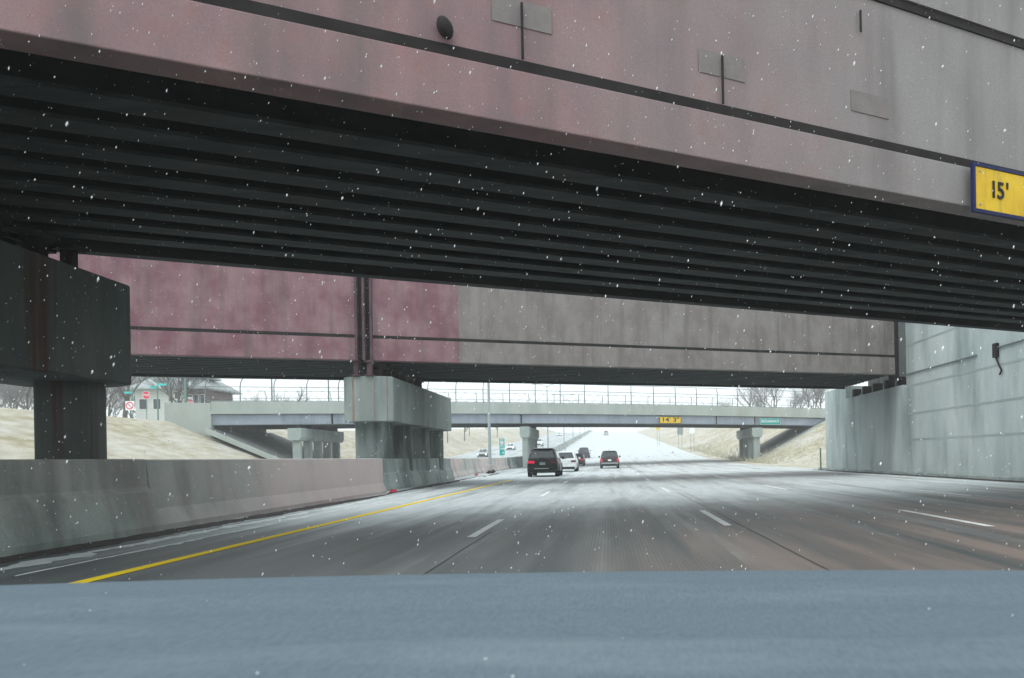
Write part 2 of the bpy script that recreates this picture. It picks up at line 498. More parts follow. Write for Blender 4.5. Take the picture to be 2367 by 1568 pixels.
def road_mat(opposite=False):
    """worn grooved concrete under a thin blown film of snow; bridges keep the snow off the strips below them"""
    m = bpy.data.materials.new('snowy_road')
    m.use_nodes = True
    n = m.node_tree
    b = n.nodes['Principled BSDF']
    tc = n.nodes.new('ShaderNodeTexCoord')
    sep = n.nodes.new('ShaderNodeSeparateXYZ')
    n.links.new(tc.outputs['Object'], sep.inputs[0])

    def nz(sc, st, det=6, rough=0.6):
        mp = n.nodes.new('ShaderNodeMapping')
        mp.inputs['Scale'].default_value = st
        n.links.new(tc.outputs['Object'], mp.inputs['Vector'])
        t = n.nodes.new('ShaderNodeTexNoise')
        t.inputs['Scale'].default_value = sc
        t.inputs['Detail'].default_value = det
        t.inputs['Roughness'].default_value = rough
        n.links.new(mp.outputs[0], t.inputs['Vector'])
        return t.outputs['Fac']

    def rng(v, a, c, d=0, e=1):
        r = n.nodes.new('ShaderNodeMapRange')
        for k, q in zip(('From Min', 'From Max', 'To Min', 'To Max'), (a, c, d, e)):
            r.inputs[k].default_value = q
        n.links.new(v, r.inputs['Value'])
        return r.outputs[0]

    def math_(op, a, c):
        x = n.nodes.new('ShaderNodeMath')
        x.operation = op
        for i, q in enumerate((a, c)):
            if hasattr(q, 'is_linked'):
                n.links.new(q, x.inputs[i])
            else:
                x.inputs[i].default_value = q
        return x.outputs[0]

    def mix(f, a, c):
        x = n.nodes.new('ShaderNodeMixRGB')
        for i, q in enumerate((f, a, c)):
            if hasattr(q, 'is_linked'):
                n.links.new(q, x.inputs[i])
            elif isinstance(q, float):
                x.inputs[i].default_value = q
            else:
                x.inputs[i].default_value = (*q, 1)
        return x.outputs[0]
    # how far the snow lies: skewed with the bridges
    trk = math_('SINE', math_('MULTIPLY', sep.outputs['X'], 2 * PI / 1.95), 0.0)
    y = math_('ADD', sep.outputs['Y'], math_('MULTIPLY', sep.outputs['X'], -0.42))
    y = math_('ADD', y, math_('MULTIPLY', math_('SUBTRACT', nz(0.22, (1, 0.6, 1), 4), 0.5), 9.0))
    if opposite:
        cover = rng(y, -400, -399, 0.5, 0.72)
    else:
        cr = n.nodes.new('ShaderNodeFloatCurve')
        cu = cr.mapping.curves[0]
        pts = [(0, .10), (9, .12), (12, .26), (15, .50), (18, .74), (21, .82), (30, .80), (34, .64), (38, .46), (42, .54), (47, .78), (70, .72), (84, .66), (92, .56), (103, .62), (112, .86), (200, 1.08)]
        while len(cu.points) < len(pts):
            cu.points.new(0.5, 0.5)
        for p, (a, c) in zip(cu.points, pts):
            p.location = (a / 200.0, c / 1.25)
            p.handle_type = 'VECTOR'
        cr.mapping.update()
        n.links.new(rng(y, 0, 200), cr.inputs['Value'])
        cover = math_('MULTIPLY', cr.outputs[0], 1.25)
    streak = nz(1.0, (1.5, 0.055, 1), 7, 0.65)
    broad = nz(1.0, (0.28, 0.10, 1), 4)
    s = math_('ADD', math_('MULTIPLY', streak, 0.65), math_('MULTIPLY', broad, 0.35))
    # snow where noise < cover
    d = math_('SUBTRACT', cover, math_('ADD', math_('MULTIPLY', math_('SUBTRACT', s, 0.5), 2.6), math_('ADD', 0.47, math_('MULTIPLY', trk, 0.06))))
    snow = rng(d, -0.28, 0.32)
    snow = math_('MULTIPLY', snow, rng(cover, 0.45, 0.95, 0.62, 0.95))
    # bare concrete, brown and damp
    brown = rng(math_('ADD', sep.outputs['X'], math_('MULTIPLY', nz(0.35, (1.2, 0.3, 1)), 9.0)), 2.5, 7.5)
    dry = mix(brown, (0.122, 0.142, 0.143), (0.25, 0.192, 0.168))
    wet = mix(rng(nz(1.0, (1.3, 0.07, 1), 5), 0.42, 0.66), dry, (0.066, 0.08, 0.083))
    wv = n.nodes.new('ShaderNodeTexWave')
    wv.wave_type = 'BANDS'
    wv.bands_direction = 'X'
    wv.inputs['Scale'].default_value = 7.0
    wv.inputs['Distortion'].default_value = 0.35
    wv.inputs['Detail'].default_value = 2
    n.links.new(tc.outputs['Object'], wv.inputs['Vector'])
    groove = math_('MULTIPLY', rng(wv.outputs['Fac'], 0.25, 0.75), rng(nz(0.3, (1, 0.25, 1)), 0.4, 0.6, 0.08, 0.42))
    conc = mix(groove, wet, (0.05, 0.048, 0.046))
    snowc = mix(rng(nz(3, (1, 0.2, 1)), 0.35, 0.65), (0.51, 0.555, 0.56), (0.645, 0.68, 0.685))
    # thin film: grooves still show through a little
    film = math_('SUBTRACT', snow, math_('MULTIPLY', groove, 0.18))
    cl = n.nodes.new('ShaderNodeClamp')
    n.links.new(film, cl.inputs[0])
    n.links.new(mix(cl.outputs[0], conc, snowc), b.inputs['Base Color'])
    n.links.new(rng(snow, 0, 0.7, 0.5, 0.85), b.inputs['Roughness'])
    b.inputs['Specular IOR Level'].default_value = 0.35
    bp = n.nodes.new('ShaderNodeBump')
    bp.inputs['Strength'].default_value = 0.15
    bp.inputs['Distance'].default_value = 0.01
    n.links.new(nz(12, (1, 0.2, 1)), bp.inputs['Height'])
    n.links.new(bp.outputs[0], b.inputs['Normal'])
    return m


M['road'] = road_mat()
M['road_far'] = road_mat(True)


def ground_mat():
    m = mat('winter_grass', (0.31, 0.275, 0.18), 0.95, (0.47, 0.435, 0.345), 1.6, (0.6, 0.35, 1.6), detail=10, lo=0.38, hi=0.62,
            stain=(0.60, 0.59, 0.57), stain_scale=(0.12, 0.10, 0.4), stain_lo=0.44, stain_hi=0.66, stain_amt=0.55, bump=0.6, bscale=5, fine=0.2)
    return m


M['grass'] = ground_mat()
M['dry_stalk'] = mat('dry_stalk', (0.50, 0.46, 0.36), 0.95, (0.38, 0.38, 0.28), 2)


# ------------------------------------------------------------------ terrain and roads
def smooth(t):
    t = max(0.0, min(1.0, t))
    return t * t * (3 - 2 * t)


def terrain(x, y):
    base = zr(y) - 0.06
    hl = 5.4 if y < 120 else 5.4 - 2.2 * smooth((y - 120) / 160)
    if x < -31:
        t = min(1.0, (-31 - x) / 11.0)
        z = base + hl * t
        if x < -42:
            z += 0.004 * (-42 - x) + 0.25 * noise.noise((x * 0.07, y * 0.07, 0))
        if x < -43 and y > 100:       # the far hillside does not follow the road's climb so quickly
            pass
        if -42 < x < -31:
            z += 0.10 * noise.noise((x * 0.3, y * 0.12, 3))
        return z
    if x > 17.5:
        t = min(1.0, (x - 19.0) / 11.0)
        t = max(0.0, t)
        z = base + 0.06 + 5.3 * t * (1 if y < 130 else 1 - 0.45 * smooth((y - 130) / 150))
        if 17.5 < x:
            k = 1 - smooth((y - 44) / 12)
            z = z * (1 - k) + 8.6 * k
        if t > 0:
            z += 0.12 * noise.noise((x * 0.3, y * 0.12, 9))
        return z
    return base


xs = [-240, -180, -130, -100, -80, -65, -55, -48, -44] + [-42 + i * 1.1 for i in range(11)] + [-30, -25, -20, -15, -10, -5, 0, 5, 10, 15, 16.5, 17.6] + \
     [18.2 + i * 1.0 for i in range(13)] + [33, 38, 45, 60, 85, 120, 180, 240]
ys = [-60, -40, -20, 0] + [6 + i * 3 for i in range(58)] + [185 + i * 12 for i in range(20)] + [440 + i * 20 for i in range(12)] + [690]
g = MB()
for yy in ys:
    for xx in xs:
        g.v.append((xx, yy, terrain(xx, yy)))
nx = len(xs)
for j in range(len(ys) - 1):
    for i in range(nx - 1):
        g.f.append((j * nx + i, j * nx + i + 1, (j + 1) * nx + i + 1, (j + 1) * nx + i))
o = g.build('ground', M['grass'], smooth=True)
tag(o, kind='structure')

rys = [-60, -20] + [i * 4 for i in range(0, 60)] + [240 + i * 10 for i in range(46)]


def strip(name, x0, x1, m, lift=0.0, y0=-60, y1=690, nxs=1):
    b = MB()
    yl = [y for y in rys if y0 < y < y1]
    yl = [y0] + yl + [y1]
    for y in yl:
        for i in range(nxs + 1):
            x = x0 + (x1 - x0) * i / nxs
            b.v.append((x, y, zr(y) + lift))
    k = nxs + 1
    for j in range(len(yl) - 1):
        for i in range(nxs):
            b.f.append((j * k + i, j * k + i + 1, (j + 1) * k + i + 1, (j + 1) * k + i))
    return b.build(name, m)


tag(strip('road', -11.3, 15.6, M['road']), kind='structure')
tag(strip('opposite_road', -30.5, -12.0, M['road_far']), kind='structure')

# painted lines: one object per line of marking
LIFT = 0.005


def mark(name, x, wd, spans, m):
    b = MB()
    for a, c in spans:
        n = max(1, int((c - a) / 4))
        for i in range(n):
            p, q = a + (c - a) * i / n, a + (c - a) * (i + 1) / n
            b.quad((x - wd / 2, p, zr(p) + LIFT), (x + wd / 2, p, zr(p) + LIFT), (x + wd / 2, q, zr(q) + LIFT), (x - wd / 2, q, zr(q) + LIFT))
    return tag(b.build(name, m), kind='structure')


mark('yellow_edge_line', -5.25, 0.17, [(-10, 41)], M['yellow_mark'])
dash = lambda s, per, ln, n0, n1: [(s + i * per, s + i * per + ln) for i in range(n0, n1)]
mark('lane_line', -2.05, 0.13, dash(11.2, 11.6, 3.2, -1, 12), M['white_mark'])
mark('lane_line', 1.93, 0.13, dash(12.3, 11.8, 3.5, -1, 12), M['white_mark'])
mark('lane_line', 5.75, 0.14, dash(11.4, 13.0, 3.6, -1, 10), M['white_mark'])
mark('lane_line', 9.2, 0.13, dash(7.5, 11.8, 3.2, 0, 9), M['white_mark'])
mark('edge_line', 12.35, 0.18, [(4, 34)], M['white_mark'])

# sealed joints between the concrete lanes
jt = MB()
for x0, ya, yb in ((2.14, 2, 24), (-1.88, 2, 12)):
    y = ya
    while y < yb:
        q = y + 1.0
        a = x0 + 0.02 * noise.noise((y, x0, 0))
        c = x0 + 0.02 * noise.noise((q, x0, 0))
        jt.quad((a - .008, y, LIFT), (a + .008, y, LIFT), (c + .008, q, LIFT), (c - .008, q, LIFT))
        y = q
tag(jt.build('road_joints', M['tar']), kind='structure')


def ragged_strip(name, path, m, h, kind, seedz, amp=0.25):
    """a low ragged ridge of dirt or slush along a line of (x, y, width)"""
    b = MB()
    N = len(path)
    for k, (x, y, wd) in enumerate(path):
        a = wd * (0.5 + amp * noise.noise((y * 0.6, seedz, 0)) + amp * 0.6 * noise.noise((y * 2.1, seedz, 5)) + amp * 0.6 * noise.noise((y * 6.3, seedz, 7)))
        c = wd * (0.5 + amp * noise.noise((y * 0.7, seedz, 9)) + amp * 0.6 * noise.noise((y * 2.3, seedz, 14)) + amp * 0.6 * noise.noise((y * 6.9, seedz, 17)))
        a, c = max(a, 0.01), max(c, 0.01)
        hh = h * (0.7 + 0.5 * noise.noise((y * 1.5, seedz, 2)))
        z = zr(y) + 0.003
        b.v += [(x - a, y, z), (x - a * .4, y, z + hh), (x + c * .4, y, z + hh), (x + c, y, z)]
    for k in range(N - 1):
        for i in range(3):
            b.f.append((k * 4 + i, k * 4 + i + 1, k * 4 + 5 + i, k * 4 + 4 + i))
    o = b.build(name, m, smooth=True)
    return tag(o, kind=kind)


def line(x0, x1, y0, y1, wd, step=0.14):
    n = int((y1 - y0) / step)
    return [(x0 + (x1 - x0) * i / n, y0 + (y1 - y0) * i / n, wd * min(1, 6 * i / n + .05, 6 * (1 - i / n) + .05)) for i in range(n + 1)]


ragged_strip('gutter_dirt', line(-7.55, -7.6, 3, 26.5, 0.55), M['dirt'], 0.02, 'stuff', 1.0)
ragged_strip('gutter_dirt', line(-7.75, -8.9, 26.5, 62, 0.6), M['dirt'], 0.03, 'stuff', 2.0)
ragged_strip('gutter_dirt', line(14.6, 14.6, 10, 54, 0.7), M['dirt'], 0.03, 'stuff', 3.0)
ragged_strip('roadside_slush', line(-6.9, -7.0, 6, 30, 0.22), M['slush'], 0.012, 'stuff', 4.0, 1.1)
ragged_strip('roadside_slush', line(-6.3, -6.5, 8, 24, 0.10), M['slush'], 0.010, 'stuff', 5.0, 1.2)
ragged_strip('roadside_slush', line(-7.9, -9.0, 40, 60, 0.5), M['slush'], 0.03, 'stuff', 6.0, 0.4)
ragged_strip('roadside_slush', line(13.6, 13.6, 22, 60, 0.5), M['slush'], 0.02, 'stuff', 8.0, 0.4)


# ------------------------------------------------------------------ the two skewed rail bridges
def skew(y0, k):
    return lambda x, y, z: (x, y0 + k * x + y, z)


def rail_bridge(label, y0, k, depth, zb, x0, x1, band, ztop, panels, beams, flange, seam=None):
    t = empty('rail_bridge', label, 'bridge', (0, 0, 0))
    fn = skew(y0, k)
    # near fascia girder: web panels, lower band, black strips drawing the shadow lines above each
    for (a, c, m) in panels:
        MB().box(a, c, 0.0, 0.28, zb + band + 0.13, ztop, fn).build('web_panel', m, t)
        MB().box(a, c, -0.05, 0.36, zb, zb + band, fn).build('lower_flange_panel', m, t, bevel=0.015)
    MB().box(x0, x1, -0.03, 0.30, zb + band + 0.002, zb + band + 0.128, fn).build('ledge_shadow_strip', M['black_steel'], t)
    MB().box(x0, x1, -0.03, 0.30, ztop + 0.002, ztop + 0.13, fn).build('ledge_shadow_strip', M['black_steel'], t)
    MB().box(x0, x1, -0.06, 0.40, ztop + 0.132, ztop + 1.0, fn).build('coping', panels[-1][2], t)
    # far fascia girder
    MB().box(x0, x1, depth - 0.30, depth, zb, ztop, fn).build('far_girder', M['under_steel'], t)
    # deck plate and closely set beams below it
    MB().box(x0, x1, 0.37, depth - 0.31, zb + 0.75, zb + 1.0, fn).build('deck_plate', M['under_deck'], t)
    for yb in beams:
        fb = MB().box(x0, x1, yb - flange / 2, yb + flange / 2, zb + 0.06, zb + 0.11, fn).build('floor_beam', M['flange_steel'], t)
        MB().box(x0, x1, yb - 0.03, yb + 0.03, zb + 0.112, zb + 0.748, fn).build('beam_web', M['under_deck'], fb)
    return t, fn


AZ, BZ = 4.85, 5.10
A, fA = rail_bridge('nearest rail bridge overhead with a long pink and grey girder face', 8.87, 0.48, 8.7, AZ, -38, 15.3, 0.60, 7.55,
                    [(-38, 15.3, M['faded_paint'])], [1.45 + 0.875 * i for i in range(8)], 0.42)
B, fB = rail_bridge('second rail bridge with a dark red and grey girder face beyond the nearest one', 33.1, 0.376, 8.4, BZ, -41, 14.7, 0.86, 8.6,
                    [(-41, -9.65, M['pink_paint']), (-9.21, -6.0, M['pink_paint']), (-6.0, 14.7, M['grey_paint'])],
                    [1.0 + 0.62 * i for i in range(11)], 0.30)

# details on the near girder: faded rectangular patches with a drain rod below each
for X, zc, rod in ((-0.87, 6.11, 0.60), (1.53, 6.09, 0.60), (3.78, 6.06, 0.0), (3.63, 7.2, 0.3), (-3.2, 6.11, 0.45), (-5.5, 6.11, 0.45)):
    if rod == 0.3:                                  # a bare rod without a patch
        q_ = fA(X, -0.05, zc)
        MB().tube((q_[0], q_[1], zc + 0.12), (q_[0], q_[1], zc - 0.18), 0.016, n=6).build('drain_rod', M['black_steel'], A)
        continue
    b = MB().box(X - 0.315, X + 0.315, -0.012, -0.001, zc - 0.15, zc + 0.14, fA)
    p = b.build('patch_plate', mat('worn_patch', (0.20, 0.175, 0.175), 0.8, (0.25, 0.22, 0.218), 4), A)
    if rod:
        rb = MB()
        x_, y_, z_ = fA(X, -0.05, zc - 0.02)
        rb.tube((x_, y_, zc + 0.1), (x_, y_, max(zc - rod + 0.05, 5.585)), 0.016, n=6)
        rb.build('drain_rod', M['black_steel'], p)
# unidentified dark knob on the ledge of the near girder
x_, y_, z_ = fA(-1.64, -0.10, 5.71)
kb = MB()
rings = []
for i in range(9):
    ph = PI * i / 8
    r = max(0.005, math.sin(ph) * 0.085)
    rings.append([(x_ + r * math.cos(a) + 0.03 * math.cos(ph), y_ + r * math.sin(a), z_ - math.cos(ph) * 0.12) for a in [2 * PI * j / 10 for j in range(10)]])
kb.loft(rings)
kb.build('ledge_knob', M['black_steel'], A, smooth=True)

# the second bridge's girder joint above its pier: end stiffeners, bolts and a dark gap
for X, wd, m in ((-9.69, 0.08, M['plum_steel']), (-9.43, 0.09, M['plum_steel']), (-9.17, 0.08, M['plum_steel'])):
    MB().box(X - wd / 2, X + wd / 2, -0.14, 0.02, BZ + 0.001, 8.55, fB).build('end_stiffener', m, B)
MB().box(-9.64, -9.22, 0.03, 0.26, BZ + 0.01, 8.58, fB).build('joint_gap', M['black_steel'], B)
for X in (8.3, 14.2):
    MB().box(X - .05, X + .05, -0.035, -0.001, BZ + 1.0, 8.55, fB).build('end_stiffener', M['grey_paint'], B)
MB().box(14.702, 14.9, -0.12, 0.9, BZ - 0.3, 8.6, fB).build('end_plate', M['black_steel'], B)


# ------------------------------------------------------------------ piers
def rounded_cap(x0, x1, y0, y1, z0, z1, bulge=0.42, n=12):
    """long pier cap with softly bowed ends"""
    ring = []
    for i in range(n + 1):
        t = i / n
        ring.append((x0 + (x1 - x0) * t, y0 - bulge * math.sin(PI * t) ** 0.8))
    for i in range(n + 1):
        t = i / n
        ring.append((x1 + (x0 - x1) * t, y1 + bulge * math.sin(PI * t) ** 0.8))
    b = MB()
    b.loft([[(x, y, z0) for x, y in ring], [(x, y, z1) for x, y in ring]])
    return b


def rounded_column(x0, x1, y0, y1, z0, z1, r=0.22):
    ring = []
    for cx, cy, a0 in ((x1 - r, y1 - r, 0), (x0 + r, y1 - r, PI / 2), (x0 + r, y0 + r, PI), (x1 - r, y0 + r, 3 * PI / 2)):
        for i in range(5):
            a = a0 + PI / 2 * i / 4
            ring.append((cx + r * math.cos(a), cy + r * math.sin(a)))
    return MB().loft([[(x, y, z0) for x, y in ring], [(x, y, z1) for x, y in ring]])


def pier(label, x0, x1, y0, y1, zcap0, zcap1, cols, m, zseat, bear_y, colx, bm, group=None):
    t = empty('bridge_pier', label, 'pier', ((x0 + x1) / 2, (y0 + y1) / 2, 0))
    off = t.location

    def put(b, name, mm, smooth=False, bev=0.02):
        b.v = [(p[0] - off.x, p[1] - off.y, p[2] - off.z) for p in b.v]
        return b.build(name, mm, t, smooth=smooth, bevel=bev)
    put(rounded_cap(x0, x1, y0, y1, zcap0, zcap1), 'cap', m, bev=0.03)
    for (a, c) in cols:
        put(rounded_column(colx[0], colx[1], a, c, -0.05, zcap0 - 0.002), 'column', M['shaded_column_conc'] if m is M['pier_conc'] else m, bev=0)
    for yb in bear_y:
        for xb in (x0 + (x1 - x0) * 0.33, x0 + (x1 - x0) * 0.60):
            b = MB()
            b.box(xb - 0.16, xb + 0.16, yb - 0.16, yb + 0.16, zcap1 + 0.002, zcap1 + 0.06)
            b.box(xb - 0.09, xb + 0.09, yb - 0.09, yb + 0.09, zcap1 + 0.062, zseat - 0.08)
            b.box(xb - 0.18, xb + 0.18, yb - 0.16, yb + 0.16, zseat - 0.078, zseat - 0.003)
            put(b, 'bearing', bm, bev=0)
    return t


# pier of the near bridge (its cap and end column stand dark at the left edge)
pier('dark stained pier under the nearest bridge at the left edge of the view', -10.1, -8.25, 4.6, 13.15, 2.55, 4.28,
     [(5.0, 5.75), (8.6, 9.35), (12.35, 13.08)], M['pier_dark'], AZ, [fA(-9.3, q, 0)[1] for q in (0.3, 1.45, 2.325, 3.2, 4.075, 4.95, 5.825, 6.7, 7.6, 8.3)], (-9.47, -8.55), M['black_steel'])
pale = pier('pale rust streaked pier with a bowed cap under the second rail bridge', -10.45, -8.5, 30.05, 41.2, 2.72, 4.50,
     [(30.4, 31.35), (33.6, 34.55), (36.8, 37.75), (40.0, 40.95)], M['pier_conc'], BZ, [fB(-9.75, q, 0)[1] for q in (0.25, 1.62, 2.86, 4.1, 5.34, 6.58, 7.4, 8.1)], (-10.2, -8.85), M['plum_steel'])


rust = mat('rust_run', (0.24, 0.155, 0.135), 0.9, (0.30, 0.25, 0.22), 2, (1, 1, 0.4))
for tt, wd, top in ((0.26, 0.13, True), (0.66, 0.07, False), (0.90, 0.05, False)):
    xx = -10.45 + 1.95 * tt + 9.475
    yy = 30.05 - 0.42 * math.sin(PI * tt) ** 0.8 - 35.625
    b = MB()
    nseg = 12
    for k in range(nseg + 1):
        z = 2.74 + 1.74 * k / nseg
        ww = wd * (0.5 + 0.18 * noise.noise((tt * 30, z * 2.2, 0)))
        b.v += [(xx - ww, yy - 0.006, z), (xx + ww, yy - 0.006, z)]
    for k in range(nseg):
        b.f.append((2 * k, 2 * k + 1, 2 * k + 3, 2 * k + 2))
    b.build('rust_run', rust, pale)
# ------------------------------------------------------------------ median barriers
def jersey(label, pts, m, prof, group=None, step=3.0, name='median_barrier', slant=0.0):
    """profile swept along (x, y) points; prof is a list of (offset from foot towards the median, z)"""
    b = MB()
    rings = []
    path = []
    for (xa, ya), (xb, yb) in zip(pts[:-1], pts[1:]):
        n = max(1, int(abs(yb - ya) / step))
        for i in range(n):
            path.append((xa + (xb - xa) * i / n, ya + (yb - ya) * i / n))
    path.append(pts[-1])
    for k, (x, y) in enumerate(path):
        sh = slant if k == len(path) - 1 else 0
        rings.append([(x - dx, y - sh * z / 1.25, zr(y) + z) for dx, z in prof])
    b.loft(rings)
    o = b.build(name, m, bevel=0.02)
    tag(o, label, 'barrier', group)
    return o


JP = [(0.0, -0.05), (0.0, 0.10), (0.15, 0.38), (0.27, 1.25), (0.58, 1.26), (0.70, 0.38), (0.88, 0.10), (0.88, -0.05)]
PW = [(0.0, -0.05), (0.0, 0.10), (0.16, 0.70), (0.20, 0.72), (0.24, 0.78), (0.27, 1.26), (0.62, 1.27), (2.6, 1.2), (2.6, -0.05)]
PWB = [(0.0, -0.05), (0.0, 0.10), (0.14, 0.62), (0.18, 0.64), (0.22, 0.70), (0.25, 1.25), (0.62, 1.26), (2.2, 1.2), (2.2, -0.05)]
jersey('dark concrete wall with a ledge below the nearest pier', [(-7.85, 2.0), (-7.85, 13.3)], M['barrier_cast'], PW)
jersey('pinkish concrete barrier with green stains between the first two piers', [(-7.87, 13.32), (-7.9, 26.9)], M['barrier_cast'], JP, slant=-0.5)
jersey('greenish concrete wall with a ledge round the foot of the pale pier', [(-8.55, 27.35), (-8.75, 43.0)], M['barrier_green'], PWB)
jersey('pinkish concrete median barrier running from the pale pier past the lamp pole', [(-9.3, 43.03), (-10.6, 60), (-11.0, 84)], M['barrier_pink'], JP)
jersey('grey median barrier climbing the hill beyond the street bridge', [(-10.7, 84.03), (-10.5, 110), (-10.4, 690)], M['barrier_green'], JP, step=8)


# ------------------------------------------------------------------ retaining wall at the right
def retaining_wall():
    t = empty('retaining_wall', 'tall pale concrete retaining wall at the roadside carrying the rail bridges', 'wall', (15.3, 30, 0))
    off = t.location

    def put(b, name, m, bev=0.03, par=t):
        b.v = [(p[0] - off.x, p[1] - off.y, p[2] - off.z) for p in b.v]
        return b.build(name, m, par, bevel=bev)
    b = MB()
    b.box(15.2, 17.2, 2, 26.0, -0.05, 4.3)
    b.box(15.2, 17.2, 26.002, 38.45, -0.05, 9.3)
    b.box(15.0, 17.2, 38.452, 47.6, -0.05, 4.55)
    b.box(15.0, 17.2, 47.602, 52.2, -0.05, 5.35)
    put(b, 'wall', M['wall_conc'])
    put(MB().box(16.4, 17.2, 38.46, 47.6, 4.552, 9.3), 'backwall', M['pier_dark'])
    for yb in (39.4, 41.2, 43.0, 44.8, 46.6):
        bb = MB().box(15.15, 15.6, yb - .2, yb + .2, 4.553, 5.05)
        put(bb, 'bearing', M['black_steel'], 0.01)
    # board-marked joints: shallow proud fillets along the wall
    for z in (7.6, 6.5, 4.45, 3.05, 1.75):
        c = MB().box(15.19, 15.199, 26.2, 38.3, z - 0.045, z + 0.045)
        put(c, 'form_joint', mat('joint', (0.27, 0.32, 0.315), 0.9, (0.36, 0.41, 0.40), 0.4), 0)
    # conduit with a box and a looped cable end
    cb = MB()
    cb.path([(15.14, 38.3, 5.05), (15.14, 31.0, 5.05)], 0.035)
    cb.path([(15.14, 29.3, 5.12), (15.14, 26.1, 5.15)], 0.035)
    pipe = put(cb, 'conduit', M['fence_steel'], 0)
    jb = MB().box(15.05, 15.18, 29.28, 29.55, 4.75, 5.30)
    jb.path([(15.12, 29.4, 4.75), (15.12, 29.2, 4.45), (15.12, 29.0, 4.2), (15.12, 29.15, 4.05)], 0.035)
    put(jb, 'junction_box', M['black_steel'], 0.01)
    return t


retaining_wall()
kb = MB()
kb.box(14.95, 15.17, 4, 54, 0.0, 0.14)
tag(kb.build('kerb', M['barrier_green'], bevel=0.02), kind='structure')


# ------------------------------------------------------------------ street bridge
CY0, CK, CZ, CD = 91.0, 0.44, 5.08, 12.0
fC0 = skew(CY0, CK)


def camber(x):
    return 0.10 - 0.00022 * (x + 6) ** 2


def fC(x, y, z):
    X, Y, Z = fC0(x, y, z)
    return (X, Y, Z + camber(x))


def street_bridge():
    t = empty('street_bridge', 'street bridge with blue girders and a curved fence above the traffic', 'bridge')
    x0, x1 = -38.7, 31.5

    def cbeam(name, m, ya, yb, za, zb, xa=x0, xb=x1, bev=0):
        b = MB()
        n = 28
        rings = []
        for i in range(n + 1):
            x = xa + (xb - xa) * i / n
            rings.append([fC(x, ya, za), fC(x, yb, za), fC(x, yb, zb), fC(x, ya, zb)])
        b.loft(rings)
        return b.build(name, m, t, bevel=bev)
    # near blue plate girder with flange
    cbeam('girder', M['blue_girder'], 0.30, 0.42, CZ + 0.06, CZ + 1.08)
    cbeam('girder_flange', M['fence_steel'], 0.12, 0.60, CZ, CZ + 0.058)
    for i in range(7):
        yb = 1.8 + i * 1.52
        b = cbeam('girder', M['under_steel'], yb, yb + 0.35, CZ, CZ + 1.08)
    cbeam('deck', M['under_deck'], 0.0, CD, CZ + 1.082, CZ + 1.30)
    cbeam('fascia_ledge', M['parapet'], -0.12, 0.28, CZ + 1.10, CZ + 1.42)
    cbeam('parapet', M['parapet'], -0.04, 0.24, CZ + 1.422, CZ + 2.34)
    cbeam('parapet', M['parapet'], CD - 0.26, CD, CZ + 1.302, CZ + 2.34)
    # joints in the girder above the piers and web stiffeners
    for x in (-9.9, 14.0, 19.4, -28.6):
        MB().box(x - 0.07, x + 0.07, 0.20, 0.29, CZ + 0.06, CZ + 1.08, fC).build('girder_joint', M['black_steel'], t)
    # wing walls down to the banks
    b = MB()
    pa = [fC(-46.5, -0.04, 0), fC(-38.75, -0.04, 0)]
    for (xa, xb, zbtm) in ((-42.3, -40.5, 4.2), (-40.498, -38.72, 3.0)):
        b.box(xa, xb, -0.10, 0.40, zbtm, CZ + 2.05, fC0)
    b.build('wing_wall', M['parapet'], t)
    MB().box(31.55, 41, -0.1, 0.4, 3.0, CZ + 2.0, fC0).build('wing_wall', M['parapet'], t)
    # abutment seats and paved slopes
    MB().box(-42.0, -38.75, 0.45, CD, 2.5, CZ + 1.2, fC0).build('abutment', M['pier_dark'], t)
    MB().box(31.55, 35.0, 0.45, CD, 2.5, CZ + 1.2, fC0).build('abutment', M['pier_dark'], t)
    for (xt, zt, xb, zb, sgn) in ((-38.6, 4.5, -30.6, 0.35, -1), (31.4, 5.0, 19.4, 0.5, 1)):
        b = MB()
        n = 8
        for ya, yb in ((-1.2, CD + 1.2),):
            rings = []
            for i in range(n + 1):
                tt = i / n
                x = xt + (xb - xt) * tt
                y1_, y2_ = fC0(x, ya, 0)[1], fC0(x, yb, 0)[1]
                zt1 = max(terrain(x, y1_), zt + (zb - zt) * tt) + 0.12
                zt2 = max(terrain(x, y2_), zt + (zb - zt) * tt) + 0.12
                rings.append([(x, y1_, zt1 - 0.4), (x, y2_, zt2 - 0.4), (x, y2_, zt2), (x, y1_, zt1)])
            b.loft(rings)
        b.build('slope_paving', M['slope_paving'], t)
        e = MB()
        rings = []
        for i in range(n + 1):
            tt = i / n
            x = xt + (xb - xt) * tt
            y1_ = fC0(x, -1.55, 0)[1]
            z1_ = max(terrain(x, y1_), zt + (zb - zt) * tt) + 0.18
            rings.append([(x, y1_, z1_ - 0.5), (x, y1_ + 0.34, z1_ - 0.5), (x, y1_ + 0.34, z1_), (x, y1_, z1_)])
        e.loft(rings)
        e.build('slope_kerb', M['parapet'], t)
    return t


street_bridge()


